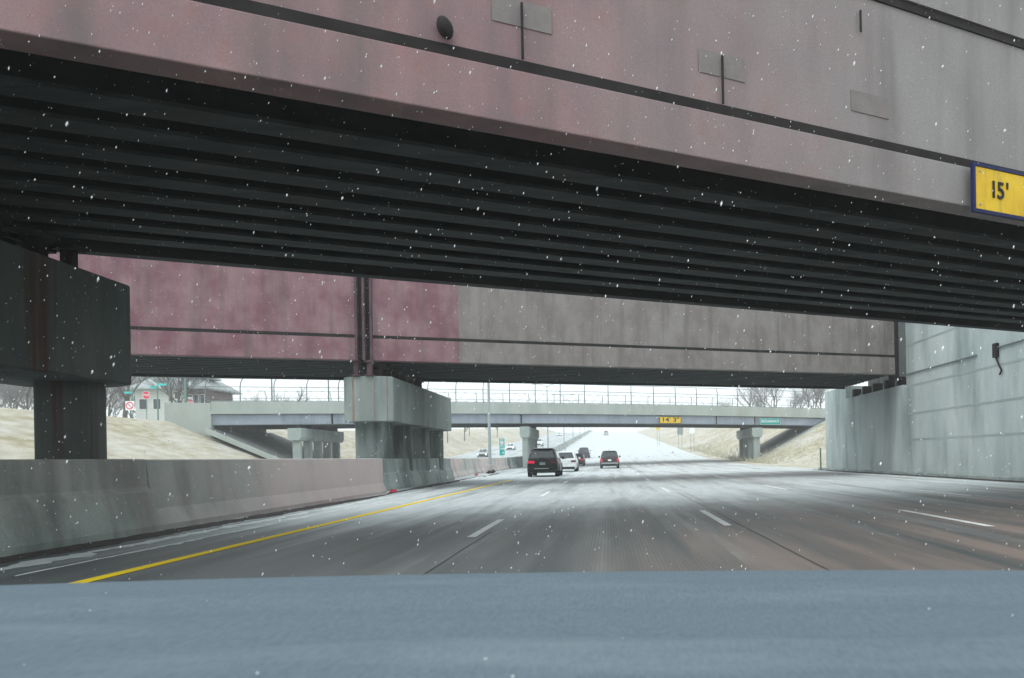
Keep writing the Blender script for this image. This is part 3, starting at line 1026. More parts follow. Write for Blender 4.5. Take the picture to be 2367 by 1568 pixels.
def street_pier(label, x, wx, rows):
    y0 = fC0(x, 0.1, 0)[1]
    t = empty('street_bridge_pier', label, 'pier', (x, y0, zr(y0)))
    z0 = zr(y0)
    top = CZ + camber(x) - 0.38 - z0
    cap = MB()
    h = 1.25
    n = 8
    ring = [(-wx / 2, top), (-wx / 2, top - h * 0.72), (-wx * 0.38, top - h), (wx * 0.38, top - h), (wx / 2, top - h * 0.72), (wx / 2, top)]
    cap.loft([[(a, -0.6, c) for a, c in ring], [(a, CD - 0.2, c) for a, c in ring]])
    cap.build('cap', M['pier_conc'], t, bevel=0.03)
    for r in range(rows):
        yy = -0.2 + r * (CD - 1.0) / (rows - 1)
        rounded_column(-wx * 0.30, wx * 0.30, yy, yy + 0.6, -1.4, top - h - 0.002, 0.15).build('column', M['pier_conc'], t)
    for r in range(8):
        yy = 0.05 + r * 1.5
        MB().box(-0.28, 0.28, yy, yy + 0.4, top + 0.002, top + 0.375).build('bearing', M['black_steel'], t)
    return t


street_pier('grey pier of the street bridge standing in the median above the barrier', -9.5, 1.1, 5)
street_pier('grey pier of the street bridge beyond the opposite lanes', -31.7, 1.4, 5)
street_pier('grey pier of the street bridge beside the paved slope past the retaining wall', 19.6, 1.35, 4)


def fence(label, yoff, zbase, n, xa, xb, lean, post_r, hgt):
    t = empty('bridge_fence', label, 'fence')
    P = lambda x, y, z: fC(x, y, z)
    prof = [(0.0, 0.0), (0.0, hgt * 0.62), (lean * 0.15, hgt * 0.78), (lean * 0.5, hgt * 0.92), (lean, hgt)]
    for i in range(n + 1):
        x = xa + (xb - xa) * i / n
        b = MB()
        b.path([P(x, yoff + dy, zbase + dz) for dy, dz in prof], post_r, 6)
        b.build('post', M['fence_steel'], t)
    r = MB()
    for dy, dz in (prof[0], prof[1], prof[4]):
        pts = [P(xa + (xb - xa) * i / 24, yoff + dy, zbase + dz + (0.06 if dz == 0 else 0)) for i in range(25)]
        r.path(pts, post_r * 0.6, 5)
    r.build('rail', M['fence_steel'], t)
    # chain link: thin diagonal wires in the plane of the posts
    wv = MB()
    L = xb - xa
    st = 1.05
    k = int(L / st)
    for i in range(k):
        for sg in (1, -1):
            x_a = xa + i * st + (0 if sg > 0 else st)
            x_b = x_a + sg * hgt * 0.62
            if xa <= x_b <= xb:
                wv.tube(P(x_a, yoff, zbase), P(x_b, yoff, zbase + hgt * 0.62), 0.013, n=3, cap=False)
    wv.build('chain_link', M['fence_steel'], t)
    return t


fence('near curved chain link fence along the street bridge facing the traffic', 0.10, CZ + 2.34, 26, -42, 31, 0.65, 0.055, 2.35)
fence('farther curved chain link fence on the back edge of the street bridge', CD - 0.12, CZ + 2.34, 24, -45, 31, -0.5, 0.04, 2.0)


# ------------------------------------------------------------------ signs
def sign_plate(name, parent, w, h, m, border, loc, rz, t=0.02, bw=0.04):
    b = MB().box(-w / 2, w / 2, 0, t, -h / 2, h / 2)
    o = b.build(name, m, parent, bevel=0.01)
    o.location = loc
    o.rotation_euler = (0, 0, rz)
    if border is not None:
        f = MB()
        e = 0.012
        f.box(-w / 2 - bw, w / 2 + bw, -e, t + e, h / 2 + 0.001, h / 2 + bw)
        f.box(-w / 2 - bw, w / 2 + bw, -e, t + e, -h / 2 - bw, -h / 2 - 0.001)
        f.box(-w / 2 - bw, -w / 2 - 0.001, -e, t + e, -h / 2, h / 2)
        f.box(w / 2 + 0.001, w / 2 + bw, -e, t + e, -h / 2, h / 2)
        f.build('sign_frame', border, o)
    return o


# clearance sign on the near bridge
rz = math.atan(0.48)
W = 2.3
cx = 5.56 + W / 2 * math.cos(rz)
sx, sy, sz = fA(cx, -0.22, 5.09)
s1 = empty('clearance_sign', 'yellow clearance sign in a navy frame on the nearest bridge', 'sign', (sx, sy, sz))
sign_plate('sign_plate', s1, W, 0.64, M['yellow_sign'], M['navy'], (0, 0, 0), rz, 0.03, 0.05)
for i, (ch, dx) in enumerate((('1', -0.76), ('5', -0.60), ("'", -0.45), ('3', 0.10), ('"', 0.30))):
    q = Matrix.Rotation(rz, 4, 'Z') @ Vector((dx, -0.012, 0.0))
    text('lettering', ch, M['ink'], s1, 0.36, q, rz)
bl = MB()
for dx in (-1.05, 0.0, 1.05):
    for dz in (-0.25, 0.25):
        bl.tube(Matrix.Rotation(rz, 4, 'Z') @ Vector((dx, -0.014, dz)), Matrix.Rotation(rz, 4, 'Z') @ Vector((dx, -0.001, dz)), 0.016, n=6)
bl.build('bolts', M['galv'], s1)
br = MB()
for dx in (-1.0, 1.0):
    for dz in (-0.22, 0.2):
        v = Matrix.Rotation(rz, 4, 'Z') @ Vector((dx, 0.032, dz))
        v2 = Matrix.Rotation(rz, 4, 'Z') @ Vector((dx, 0.17, dz))
        br.tube(v, v2, 0.04, n=6)
br.build('bracket', M['black_steel'], s1)

# clearance sign and street name sign on the street bridge
rz = math.atan(CK)
for (kind, X, W, H, m, lab) in (('clearance_sign', 7.85, 2.95, 0.76, M['yellow_sign'], 'small yellow clearance sign on the blue girder of the street bridge'),
                                ('street_name_sign', 21.6, 3.2, 0.78, M['teal_sign'], 'teal street name sign on the blue girder of the street bridge')):
    p = fC(X, 0.02, CZ + 0.50)
    s = empty(kind, lab, 'sign', p)
    sign_plate('sign_plate', s, W, H, m, M['ink'] if kind == 'clearance_sign' else M['white_ink'], (0, 0, 0), rz, 0.03, 0.03)
    R = Matrix.Rotation(rz, 4, 'Z')
    if kind == 'clearance_sign':
        text('lettering', "14' 3\"", M['ink'], s, 0.74, R @ Vector((0, -0.012, 0.02)), rz, width=2.3)
    else:
        text('lettering', "BUCHANAN ST", M['white_ink'], s, 0.52, R @ Vector((0, -0.012, 0)), rz, width=2.8)

# mile marker in the median
mm = empty('mile_marker', 'narrow teal mile marker on a thin post behind the barrier', 'sign', (-9.95, 71.0, 0))
MB().tube((0.03, 0.03, 0.0), (0.03, 0.03, 1.7), 0.025, n=6).build('post', M['galv'], mm)
sign_plate('sign_plate', mm, 0.48, 1.56, M['teal_sign'], None, (0, 0, 2.28), 0, 0.015)
text('lettering', 'WEST', M['white_ink'], mm, 0.17, (0, -0.008, 2.93), width=0.40)
sh = MB()
pts = [(-0.15, 0.13), (-0.08, 0.16), (0, 0.13), (0.08, 0.16), (0.15, 0.13), (0.17, 0.0), (0.10, -0.13), (0, -0.18), (-0.10, -0.13), (-0.17, 0.0)]
sh.loft([[(x, 0, z) for x, z in pts], [(x, -0.008, z) for x, z in pts]])
so_ = sh.build('route_shield', M['white_ink'], mm)
so_.location = (0, -0.002, 2.66)
text('lettering', '96', M['red_sign'], so_, 0.2, (0, -0.014, -0.01))
text('lettering', 'MILE', M['white_ink'], mm, 0.17, (0, -0.008, 2.37), width=0.40)
text('lettering', '190', M['white_ink'], mm, 0.30, (0, -0.008, 2.10), width=0.42)
text('lettering', '4', M['white_ink'], mm, 0.30, (0.08, -0.008, 1.72))


def octo(r, n=8):
    return [(r * math.cos(PI / 8 + 2 * PI * i / n), r * math.sin(PI / 8 + 2 * PI * i / n)) for i in range(n)]


def stop_sign(px, py, Y, label, extra=False):
    p = at(px, py, Y)
    zg = terrain(p.x, p.y)
    t = empty('stop_sign', label, 'sign', (p.x, p.y, zg))
    h = p.z - zg
    MB().tube((0, 0.04, -0.1), (0, 0.04, h + 0.45), 0.035, n=6).build('post', M['green_pole'], t)
    b = MB().loft([[(x, 0, h + z) for x, z in octo(0.42)], [(x, -0.012, h + z) for x, z in octo(0.42)]])
    b.build('sign_rim', M['white_ink'], t)
    b = MB().loft([[(x, -0.014, h + z) for x, z in octo(0.385)], [(x, -0.022, h + z) for x, z in octo(0.385)]])
    b.build('sign_plate', M['red_sign'], t)
    text('lettering', 'STOP', M['white_ink'], t, 0.33, (0, -0.028, h), width=0.64)
    if extra:
        MB().box(-0.3, 0.3, -0.01, 0.01, h + 0.48, h + 0.66).build('upper_plate', M['white_ink'], t)


stop_sign(338, 914, 78, 'bright red stop sign standing alone above the grass bank')
stop_sign(440, 931, 92, 'red stop sign with a white plate on top, behind the bridge wing wall', True)
stop_sign(462, 925, 112, 'pale fogged stop sign in front of the house wall')

# no-turn sign
p = at(300, 938, 74)
zg = terrain(p.x, p.y)
t = empty('no_turn_sign', 'white square sign with a red ring at the left end of the bank', 'sign', (p.x, p.y, zg))
h = p.z - zg
MB().tube((0, 0.04, -0.1), (0, 0.04, h + 1.9), 0.035, n=6).build('post', M['green_pole'], t)
MB().box(-0.42, 0.42, -0.012, 0, h - 0.45, h + 0.45).build('sign_plate', M['white_ink'], t)
ring = MB()
rr = []
for i in range(24):
    a = 2 * PI * i / 24
    c, s_ = math.cos(a), math.sin(a)
    rr.append([(c * 0.28, -0.014, h + s_ * 0.28), (c * 0.37, -0.014, h + s_ * 0.37), (c * 0.37, -0.02, h + s_ * 0.37), (c * 0.28, -0.02, h + s_ * 0.28)])
rr.append(rr[0])
ring.loft(rr, cap=False)
ring.plate((-0.25, -0.016, h + 0.20), (-0.20, -0.016, h + 0.25), (0.25, -0.016, h - 0.20), (0.20, -0.016, h - 0.25), -0.006)
ring.build('red_ring', M['red_sign'], t)


def street_blades(px, py, Y, label, blades, hpost):
    p = at(px, py, Y)
    zg = terrain(p.x, p.y)
    t = empty('street_name_post', label, 'sign', (p.x, p.y, zg))
    h = p.z - zg
    MB().tube((0, 0, -0.1), (0, 0, h + hpost), 0.07, n=8).build('post', M['green_pole'], t)
    for (dx, dz, w_, hh, r_) in blades:
        b = MB().box(-w_ / 2, w_ / 2, -0.02, 0.0, -hh / 2, hh / 2)
        o = b.build('street_name_blade', M['teal_blade'], t)
        o.location = (dx, -0.09, h + dz)
        o.rotation_euler = (0, 0, r_)


street_blades(364, 891, 73, 'green post carrying two bright teal street name blades', [(0.45, 0.05, 0.95, 0.20, 0.0), (-0.32, -0.22, 0.62, 0.2, 0.6)], 0.9)
street_blades(306, 908, 80, 'green post with one pale teal street name blade at the bank end', [(-0.35, 0, 0.8, 0.2, 0.2)], 0.6)

# small signs far up the right bank, in the fog
for (px, py, Y, w_, hh, m, lab) in ((1521, 990, 190, 0.9, 0.9, M['yellow_sign'], 'small yellow sign far up the right verge in the fog'),
                                    (1572, 992, 170, 1.3, 2.6, M['plate_grey'], 'tall grey sign panel far up the right verge in the fog'),
                                    (1600, 994, 150, 1.0, 1.4, M['white_ink'], 'pale sign panel on two posts above the right bank')):
    p = at(px, py, Y)
    zg = terrain(p.x, p.y)
    t = empty('road_sign', lab, 'sign', (p.x, p.y, zg))
    h = p.z - zg
    b = MB()
    for dx in (-w_ * 0.3, w_ * 0.3):
        b.tube((dx, 0.05, -0.1), (dx, 0.05, h + hh / 2), 0.06, n=6)
    b.build('post', M['galv'], t)
    MB().box(-w_ / 2, w_ / 2, -0.03, 0, h - hh / 2, h + hh / 2).build('sign_plate', m, t)

dl = MB().box(-0.05, 0.05, -0.02, 0.02, 0, 1.5)
o = dl.build('delineator', M['green_pole'])
o.location = (14.75, 52.6, 0)
tag(o, 'thin dark delineator post at the far end of the retaining wall', 'marker post')


# ------------------------------------------------------------------ lamp poles
def lamp_pole(x, y, h, label, group='lamp poles along the median', r=0.13):
    z = zr(y)
    t = empty('lamp_pole', label, 'lamp pole', (x, y, z), 0, group)
    MB().loft([[(a * 0.36, b * 0.36, zz) for a, b in ((-1, -1), (1, -1), (1, 1), (-1, 1))] for zz in (-0.05, 0.72)]).build('pedestal', M['barrier_pink'], t, bevel=0.03)
    MB().tube((0, 0, 0.722), (0, 0, h), r, r * 0.55, 10).build('pole', M['galv'], t, smooth=False)
    b = MB()
    for s in (-1, 1):
        b.path([(0, 0, h - 0.2), (s * 0.9, 0, h + 0.25), (s * 2.2, 0, h + 0.35)], 0.05, 6)
    b.build('arm', M['galv'], t)
    for s in (-1, 1):
        MB().box(s * 2.2 - 0.4, s * 2.2 + 0.4, -0.16, 0.16, h + 0.26, h + 0.42).build('lamp_head', M['galv'], t, bevel=0.05)
    return t


lamp_pole(-9.62, 61.5, 12.5, 'galvanised lamp pole on the median just past the pale pier')
lamp_pole(-10.3, 130, 12.5, 'lamp pole rising behind the roof of the black car')
for yy in (178, 224, 280, 338, 395):
    lamp_pole(-10.3, yy, 12.5, 'thin fogged lamp pole on the climbing median beyond the street bridge')

for (px, Y, hh, lab) in ((449, 100, 9, 'dark utility pole beside the house roof'), (429, 84, 9, 'pale green lamp pole at the street bridge wing wall'),
                         (629, 116, 10, 'utility pole behind the bridge fence near the twisted tree'), (760, 120, 10, 'utility pole behind the bridge fence left of the pale pier')):
    p = at(px, 940, Y)
    zg = terrain(p.x, p.y)
    t = MB().tube((0, 0, -0.2), (0, 0, hh + 1.5), 0.14, 0.10, 8)
    t.box(-0.9, 0.9, -0.06, 0.06, hh + 0.6, hh + 0.75)
    o = t.build('utility_pole', M['green_pole'] if px == 429 else M['fence_steel'])
    o.location = (p.x, p.y, zg)
    tag(o, lab, 'pole')


# ------------------------------------------------------------------ house
def house():
    hx, hy = -56.8, 100.0
    zg = terrain(hx, hy) + 0.35
    t = empty('house', 'pale house with a brick porch end and a broad hipped roof behind the bridge', 'house', (hx, hy, zg), math.radians(2))
    MB().box(-5.4, 1.0, 0, 8, -0.6, 5.05).build('wall', M['siding'], t)
    MB().box(1.002, 3.75, 0.3, 7.7, -0.6, 4.98).build('wall', M['brick'], t)

    def hip(name, x0, x1, y0, y1, z0, z1, inset, m, parent=t):
        b = MB()
        my = (y0 + y1) / 2
        vs = [(x0, y0, z0), (x1, y0, z0), (x1, y1, z0), (x0, y1, z0), (x0 + inset, my, z1), (x1 - inset, my, z1),
              (x0, y0, z0 - .18), (x1, y0, z0 - .18), (x1, y1, z0 - .18), (x0, y1, z0 - .18)]
        b.add(vs, [(0, 1, 5, 4), (1, 2, 5), (2, 3, 4, 5), (3, 0, 4), (0, 1, 7, 6), (1, 2, 8, 7), (2, 3, 9, 8), (3, 0, 6, 9), (9, 8, 7, 6)])
        return b.build(name, m, parent)
    r = hip('roof', -6.2, 4.6, -0.9, 8.9, 5.25, 8.6, 4.6, M['roofing'])
    MB().box(0.9, 3.0, 1.0, 3.8, 5.5, 6.6).build('dormer_wall', M['brick'], r)
    hip('dormer_roof', 0.3, 3.7, 0.4, 4.6, 6.8, 7.7, 1.5, M['roofing'], r)
    MB().box(-3.0, -2.3, 3.4, 4.1, 7.0, 9.6).build('chimney', M['brick'], r)
    for (x, z, w_, h_, yy) in ((-4.4, 3.2, 0.9, 1.3, 0), (-2.6, 3.2, 0.9, 1.3, 0), (0.1, 4.3, 0.7, 0.9, 0), (1.55, 3.5, 0.5, 1.7, 0.3), (2.35, 3.5, 0.5, 1.7, 0.3), (3.15, 3.5, 0.5, 1.7, 0.3)):
        f = MB()
        f.box(x - w_ / 2 - .08, x + w_ / 2 + .08, yy - 0.06, yy - 0.002, z - h_ / 2 - .08, z + h_ / 2 + .08)
        fo = f.build('window', M['white_ink'], t)
        MB().box(x - w_ / 2, x + w_ / 2, yy - 0.075, yy - 0.062, z - h_ / 2, z + h_ / 2).build('pane', M['win_dark'], fo)
    MB().box(-1.4, -0.5, -0.05, -0.002, -0.2, 2.0).build('door', M['eaves'], t)


house()


# ------------------------------------------------------------------ bare trees
def grow(seed, height, spread, depth, thick, twist=0.35):
    rnd = random.Random(seed)
    tr, cr = MB(), MB()

    def branch(p, d, L, r, lev):
        segs = 3 if lev < 2 else 2
        q = p
        dd = d.copy()
        for s in range(segs):
            dd = (dd + Vector((rnd.uniform(-1, 1), rnd.uniform(-1, 1), rnd.uniform(-.35, .7))) * twist * 0.45).normalized()
            e = q + dd * (L / segs)
            r2 = r * (1 - 0.32 * (s + 1) / segs)
            (tr if lev < 2 else cr).tube(q, e, r * (1 - 0.32 * s / segs), r2, 6 if lev < 1 else (4 if lev < 3 else 3), cap=False)
            if lev < depth:
                nb = rnd.choice((1, 2, 2)) if lev > 0 else (2 if s > 0 else 0)
                for _ in range(nb):
                    ax = Vector((rnd.uniform(-1, 1), rnd.uniform(-1, 1), 0.15)).normalized()
                    nd = (dd * rnd.uniform(0.55, 0.95) + ax * spread * rnd.uniform(0.6, 1.2)).normalized()
                    branch(e, nd, L * rnd.uniform(0.55, 0.8), r2 * rnd.uniform(0.5, 0.72), lev + 1)
            q = e
        if lev < depth:
            branch(q, dd, L * 0.72, r * 0.62, lev + 1)
    branch(Vector((0, 0, -0.2)), Vector((0, 0, 1)), height * 0.36, thick, 0)
    return tr, cr


def make_tree(seed, height, spread, depth, thick, twist, label, loc, group):
    t = empty('bare_tree', label, 'tree', loc, 0, group)
    tr, cr = grow(seed, height, spread, depth, thick, twist)
    tr.build('trunk', M['bark'], t)
    cr.build('crown', M['twig'], t)
    return t


protos = [make_tree(s, h, sp, 4, th, tw, 'bare winter tree', (0, 0, 0), 'bare trees') for s, h, sp, th, tw in
          ((11, 13, 0.75, 0.20, 0.35), (12, 14, 0.7, 0.22, 0.4), (13, 11, 0.9, 0.18, 0.45))]
used = [False] * 3
rt = random.Random(3)


def plant(k, x, y, sc, label, group=None):
    t = protos[k] if not used[k] else copy_tree(protos[k])
    used[k] = True
    t.location = (x, y, terrain(x, y))
    t.rotation_euler = (0, 0, rt.uniform(0, 6.28))
    t.scale = (sc, sc, sc)
    t['label'] = label
    if group:
        t['group'] = group
    elif 'group' in t:
        del t['group']
    return t


# wood at the left, behind the stop sign
for i in range(34):
    px = -40 + 460 * (i + rt.random()) / 34
    Y = rt.uniform(92, 150)
    p = at(px, 950, Y)
    plant(rt.randrange(3), p.x, Y, rt.uniform(0.8, 1.15), 'bare winter tree in the grey thicket behind the stop sign', 'trees of the thicket behind the stop sign')
for px, Y in ((398, 88), (412, 92), (432, 95)):
    p = at(px, 945, Y)
    plant(rt.randrange(3), p.x, Y, 0.85, 'bare winter tree standing against the left end of the house', 'trees against the left end of the house')
# trees behind the fence, between house and pale pier
for px, Y, k, sc, lab in ((598, 150, 1, 0.62, 'slim bare tree right of the house beyond the bridge fence'),):
    p = at(px, 940, Y)
    plant(k, p.x, Y, sc, lab)
for px in (575, 615, 690, 720, 745):
    Y = 165 + rt.uniform(0, 30)
    p = at(px, 940, Y)
    plant(rt.randrange(3), p.x, Y, rt.uniform(0.5, 0.65), 'fogged low bare tree seen through the fence left of the pale pier', 'low trees behind the left half of the bridge fence')
p = at(672, 940, 116)
tw = make_tree(41, 8.5, 1.0, 3, 0.24, 0.9, 'dark twisted bare tree standing just behind the bridge fence', (p.x, 116, terrain(p.x, 116)), None)
for px, Y in ((1112, 170), (1180, 190), (1085, 215), (1220, 230), (1150, 250)):
    p = at(px, 1010, Y)
    x = p.x if p.x < -31 else -36
    plant(rt.randrange(3), x, Y, rt.uniform(0.6, 0.8), 'fogged bare tree on the far left bank under the street bridge', 'trees on the far left bank')
for px, Y in ((1640, 150), (1665, 165), (1610, 200), (1790, 140), (1830, 150), (1870, 135), (1900, 130), (1850, 160), (1760, 170), (1885, 145)):
    p = at(px, 940, Y)
    plant(rt.randrange(3), max(p.x, 31), Y, rt.uniform(0.62, 0.9), 'fogged bare tree behind the right half of the bridge fence', 'trees behind the right half of the bridge fence')
for i in range(3):
    if not used[i]:
        plant(i, -60, 160, 1, 'bare winter tree in the grey thicket behind the stop sign', 'trees of the thicket behind the stop sign')

# brush on the right bank and dry grass on the left bank: uncountable
st = MB()
rs = random.Random(9)
for i in range(2600):
    if i < 1500:
        y = rs.uniform(84, 170)
        x = 17.6 + abs(rs.gauss(0, 2.2))
        h = rs.uniform(0.25, 0.9)
    else:
        y = rs.uniform(54, 100)
        x = rs.uniform(19, 29)
        h = rs.uniform(0.08, 0.22)
    z = terrain(x, y)
    a = rs.uniform(0, 6.28)
    dx, dy = math.cos(a) * 0.05, math.sin(a) * 0.05
    lx, ly = rs.uniform(-.3, .3) * h, rs.uniform(-.3, .3) * h
    st.add([(x - dx, y - dy, z - .03), (x + dx, y + dy, z - .03), (x + lx, y + ly, z + h)], [(0, 1, 2)])
tag(st.build('dry_brush', M['dry_stalk']), kind='stuff')

# ------------------------------------------------------------------ cars
def car(name, label, cat, X, Y, paint, L, Wd, H, style, rot=0.0, lights='tail', plate=None, lit=('left', 'right'), bumper=None, group=None, detail=True, mirrors=True):
    """style: suv / hatch / sedan / pickup.  Local: tail at y=0 facing -Y, nose at y=L, wheels on z=0"""
    z0 = zr(Y)
    ang = math.atan2(zr(Y + 3) - zr(Y - 1), 4)
    t = empty(name, label, cat, (X, Y, z0), rot, group)
    t.rotation_euler = (ang if rot == 0 else -ang, 0, rot)
    hw = Wd / 2
    g = {'suv': 0.24, 'hatch': 0.20, 'sedan': 0.18, 'pickup': 0.30}[style]       # ground clearance
    belt = {'suv': 0.63, 'hatch': 0.62, 'sedan': 0.63, 'pickup': 0.62}[style] * H
    deck = {'suv': belt, 'hatch': belt, 'sedan': belt + .02, 'pickup': belt}[style]
    hood = belt - 0.06

    def ring(y, wb, wm, zb, zt):
        zm = zb + (zt - zb) * 0.45
        pts = [(-wb, zb), (-wm, zb + (zt - zb) * 0.18), (-wm, zm), (-wm * 0.985, zb + (zt - zb) * .75), (-wm * 0.93, zt), (-wm * .5, zt + .015)]
        pts += [(-x, z) for x, z in reversed(pts)]
        return [(x, y, z) for x, z in pts]
    b = MB()
    b.loft([ring(0.0, hw * .82, hw * .90, g + .14, deck - .06), ring(0.10, hw * .88, hw * .975, g + .03, deck - .01), ring(0.55, hw * .90, hw, g, deck),
            ring(L * .5, hw * .90, hw, g, belt), ring(L * .74, hw * .90, hw, g, hood + .02), ring(L - .35, hw * .88, hw * .96, g + .02, hood - .08), ring(L, hw * .74, hw * .80, g + .12, hood - .22)])
    b.build('body', M[paint] if paint in M else paint, t, smooth=False, bevel=0.03)
    # greenhouse: stations of (y, half width low, half width high, z roof)
    ct = hw * 0.74
    st = {'suv': ((0.06, .0), (0.42, 1.0), (L * .56, 1.0), (L * .74, 0.0)), 'hatch': ((0.04, .0), (0.62, 1.0), (L * .56, 1.0), (L * .75, 0.0)),
          'sedan': ((0.55, .0), (1.35, 1.0), (L * .55, 1.0), (L * .74, 0.0)), 'pickup': ((1.55, .0), (1.72, 1.0), (L * .62, 1.0), (L * .76, 0.0))}[style]
    zl = belt - .03

    def cring(y, f):
        zt = zl + .04 + (H - zl - .04) * f
        wl = hw * .92
        wt = wl + (ct - wl) * f
        pts = [(-wl, zl), (-wt, zt - .06 * f), (-wt * .84, zt), (0, zt + .025 * f), (wt * .84, zt), (wt, zt - .06 * f), (wl, zl)]
        return [(x, y, z) for x, z in pts]
    cb = MB().loft([cring(*s) for s in st])
    cab = cb.build('cabin', M[paint], t, bevel=0.02)

    def cpt(i, j, f, sx, ins):
        """corner points of the glass between stations i, j"""
        (y1, f1), (y2, f2) = st[i], st[j]
        ya, fa = y1 + (y2 - y1) * f, f1 + (f2 - f1) * f
        zt = zl + .04 + (H - zl - .04) * fa
        wl = hw * .92
        wt = wl + (ct - wl) * fa
        return Vector((sx * (wt - ins), ya, zt))
    # rear window, windscreen
    for i, j, nm in ((0, 1, 'rear_window'), (3, 2, 'windscreen')):
        a, c = cpt(i, j, .10, -1, .13), cpt(i, j, .10, 1, .13)
        d, e = cpt(i, j, .86, 1, .17), cpt(i, j, .86, -1, .17)
        nrm = (c - a).cross(e - a).normalized()
        sgn = -1 if i == 0 else 1
        if nrm.y * sgn < 0:
            nrm = -nrm
        off = nrm * 0.012
        MB().plate(a + off, c + off, d + off, e + off, 0.006).build(nm, M['car_glass'], cab)
    for s in (-1, 1):
        y1, y2, y3, y4 = st[0][0] + .45, st[1][0] + .22, st[2][0] - .1, st[3][0] - .35
        zt = H - .17
        wl, wtp = hw * .92, ct + .012
        def sp(y, z):
            f = (z - zl) / (H - .06 - zl)
            return Vector((s * (wl + (ct - wl) * f + .014), y, z))
        ylo, yhi = max(y1, st[0][0] + .35), y4
        MB().plate(sp(ylo + .1, zl + .09), sp(yhi, zl + .09), sp(y3 + .05, zt), sp(max(y2, ylo + .2), zt), 0.005 * s).build('side_window', M['car_glass'], cab)
    # wheels
    rw = 0.36 if style in ('suv', 'pickup') else 0.33
    for y in (0.85, L - 0.90):
        for s in (-1, 1):
            wb = MB()
            prof = [(hw - .25, rw * .86), (hw - .24, rw * .97), (hw - .20, rw), (hw - .04, rw), (hw + .005, rw * .96), (hw + .01, rw * .66)]
            rings = []
            for q in range(21):
                a = 2 * PI * q / 20
                rings.append([(s * x, y + r * math.cos(a), rw + r * math.sin(a)) for x, r in prof])
            wb.loft(rings, cap=False)
            wo_ = wb.build('wheel', M['tyre'], t)
            rb = MB()
            rb.tube((s * (hw - .2), y, rw), (s * (hw - .015), y, rw), rw * .66, n=14)
            rb.build('rim', M['rim'], wo_)
            # dark wheel arch
            ab = MB()
            rings = []
            for q in range(11):
                a = PI * q / 10
                rings.append([(s * x, y + r * math.cos(a), rw + r * math.sin(a)) for x, r in ((hw - .10, rw + .02), (hw + .012, rw + .02), (hw + .012, rw + .09), (hw - .10, rw + .09))])
            ab.loft(rings)
            ab.build('wheel_arch', M['trim'], t)
    # rear bumper, underside apron, lights, plate
    MB().box(-hw * .80, hw * .80, -.055, .12, g + .02, g + .20).build('rear_apron', M['trim'], t, bevel=0.03)
    bb = MB().box(-hw * .90, hw * .90, -.075, .10, g + .205, g + .36)
    bb.build('rear_bumper', M[bumper or paint], t, bevel=0.03)
    if style in ('suv', 'pickup') and bumper is None:
        MB().box(-hw * .52, hw * .40, -.088, -.077, g + .25, g + .31).build('bumper_trim', M['chrome'], t)
    zl_ = deck - .16
    for s, nm in ((-1, 'left'), (1, 'right')):
        tall = style in ('pickup',) or lights == 'tall'
        m = M['tail_red'] if nm in lit else M['tail_dim']
        if tall:
            MB().box(s * hw * .76 if s > 0 else -hw * .93, hw * .93 if s > 0 else -hw * .76, -.03, .10, zl_ - .28, zl_ + .06).build('tail_light', m, t, bevel=0.015)
        else:
            MB().box(s * hw * .50 if s > 0 else -hw * .93, hw * .93 if s > 0 else -hw * .50, -.03, .10, zl_ - .09, zl_ + .06).build('tail_light', m, t, bevel=0.015)
        MB().box(s * hw * .52 if s > 0 else -hw * .86, hw * .86 if s > 0 else -hw * .52, L - .22, L - .02, hood - .34, hood - .20).build('headlight', M['head_lamp'] if rot else M['chrome'], t, bevel=0.02)
        if mirrors:
            MB().box(s * (hw + .02) if s > 0 else -(hw + .2), hw + .2 if s > 0 else -(hw + .02), L * .66, L * .66 + .12, belt - .02, belt + .16).build('wing_mirror', M[paint], t, bevel=0.03)
    if plate:
        MB().box(-.17, .17, -.036, -.02, deck - .36, deck - .19).build('number_plate', M[plate], t)
    MB().box(-hw * .62, hw * .62, L - .05, L + .03, g + .12, g + .42).build('grille', M['trim'], t, bevel=0.02)
    if style == 'suv':
        MB().box(-ct * .80, ct * .80, .26, .50, H - .035, H + .015).build('roof_spoiler', M[paint], cab, bevel=0.015)
        rl = MB()
        for s in (-1, 1):
            rl.path([(s * ct * .82, .55, H + .04), (s * ct * .82, L * .55, H + .04)], 0.018, 6)
        rl.build('roof_rail', M['chrome'], cab)
    ant = MB().tube((0.0, .75, H), (0.0, .60, H + .20), 0.012, n=5)
    ant.build('aerial', M['trim'], cab)
    # wiper
    if style in ('suv', 'hatch'):
        MB().box(-.28, .12, .02, .05, belt + .06, belt + .09).build('rear_wiper', M['trim'], cab)
    return t


car('black_car', 'black off-roader with a wide tailgate leading the left lane traffic', 'car', -4.05, 46.5, 'black_paint', 4.8, 1.94, 1.74, 'suv', plate='plate_grey', lit=('left',))
bc = bpy.data.objects['black_car']
MB().loft([[(x, y, z) for x, z in ((-.62, 1.755), (.62, 1.755), (.56, 1.80), (-.56, 1.80))] for y in (.50, 2.5)]).build('roof_sheen_plate', M['slush'], bc, bevel=0.015)  # pale plate standing in for sky reflected on the roof
car('white_car', 'white crossover half hidden ahead of the black off-roader', 'car', -3.55, 62.5, 'white_paint', 4.6, 1.88, 1.68, 'hatch', plate='plate_white', lit=())
car('dark_sedan', 'dark saloon car ahead of the white crossover', 'car', -3.85, 92, 'black_paint', 4.7, 1.85, 1.46, 'sedan', plate='plate_white', lit=('right',))
car('dark_car', 'dark blue grey tall car farthest ahead in the left lane', 'car', -4.15, 128, 'navy_paint', 5.4, 1.95, 1.80, 'suv', plate=None, lit=())
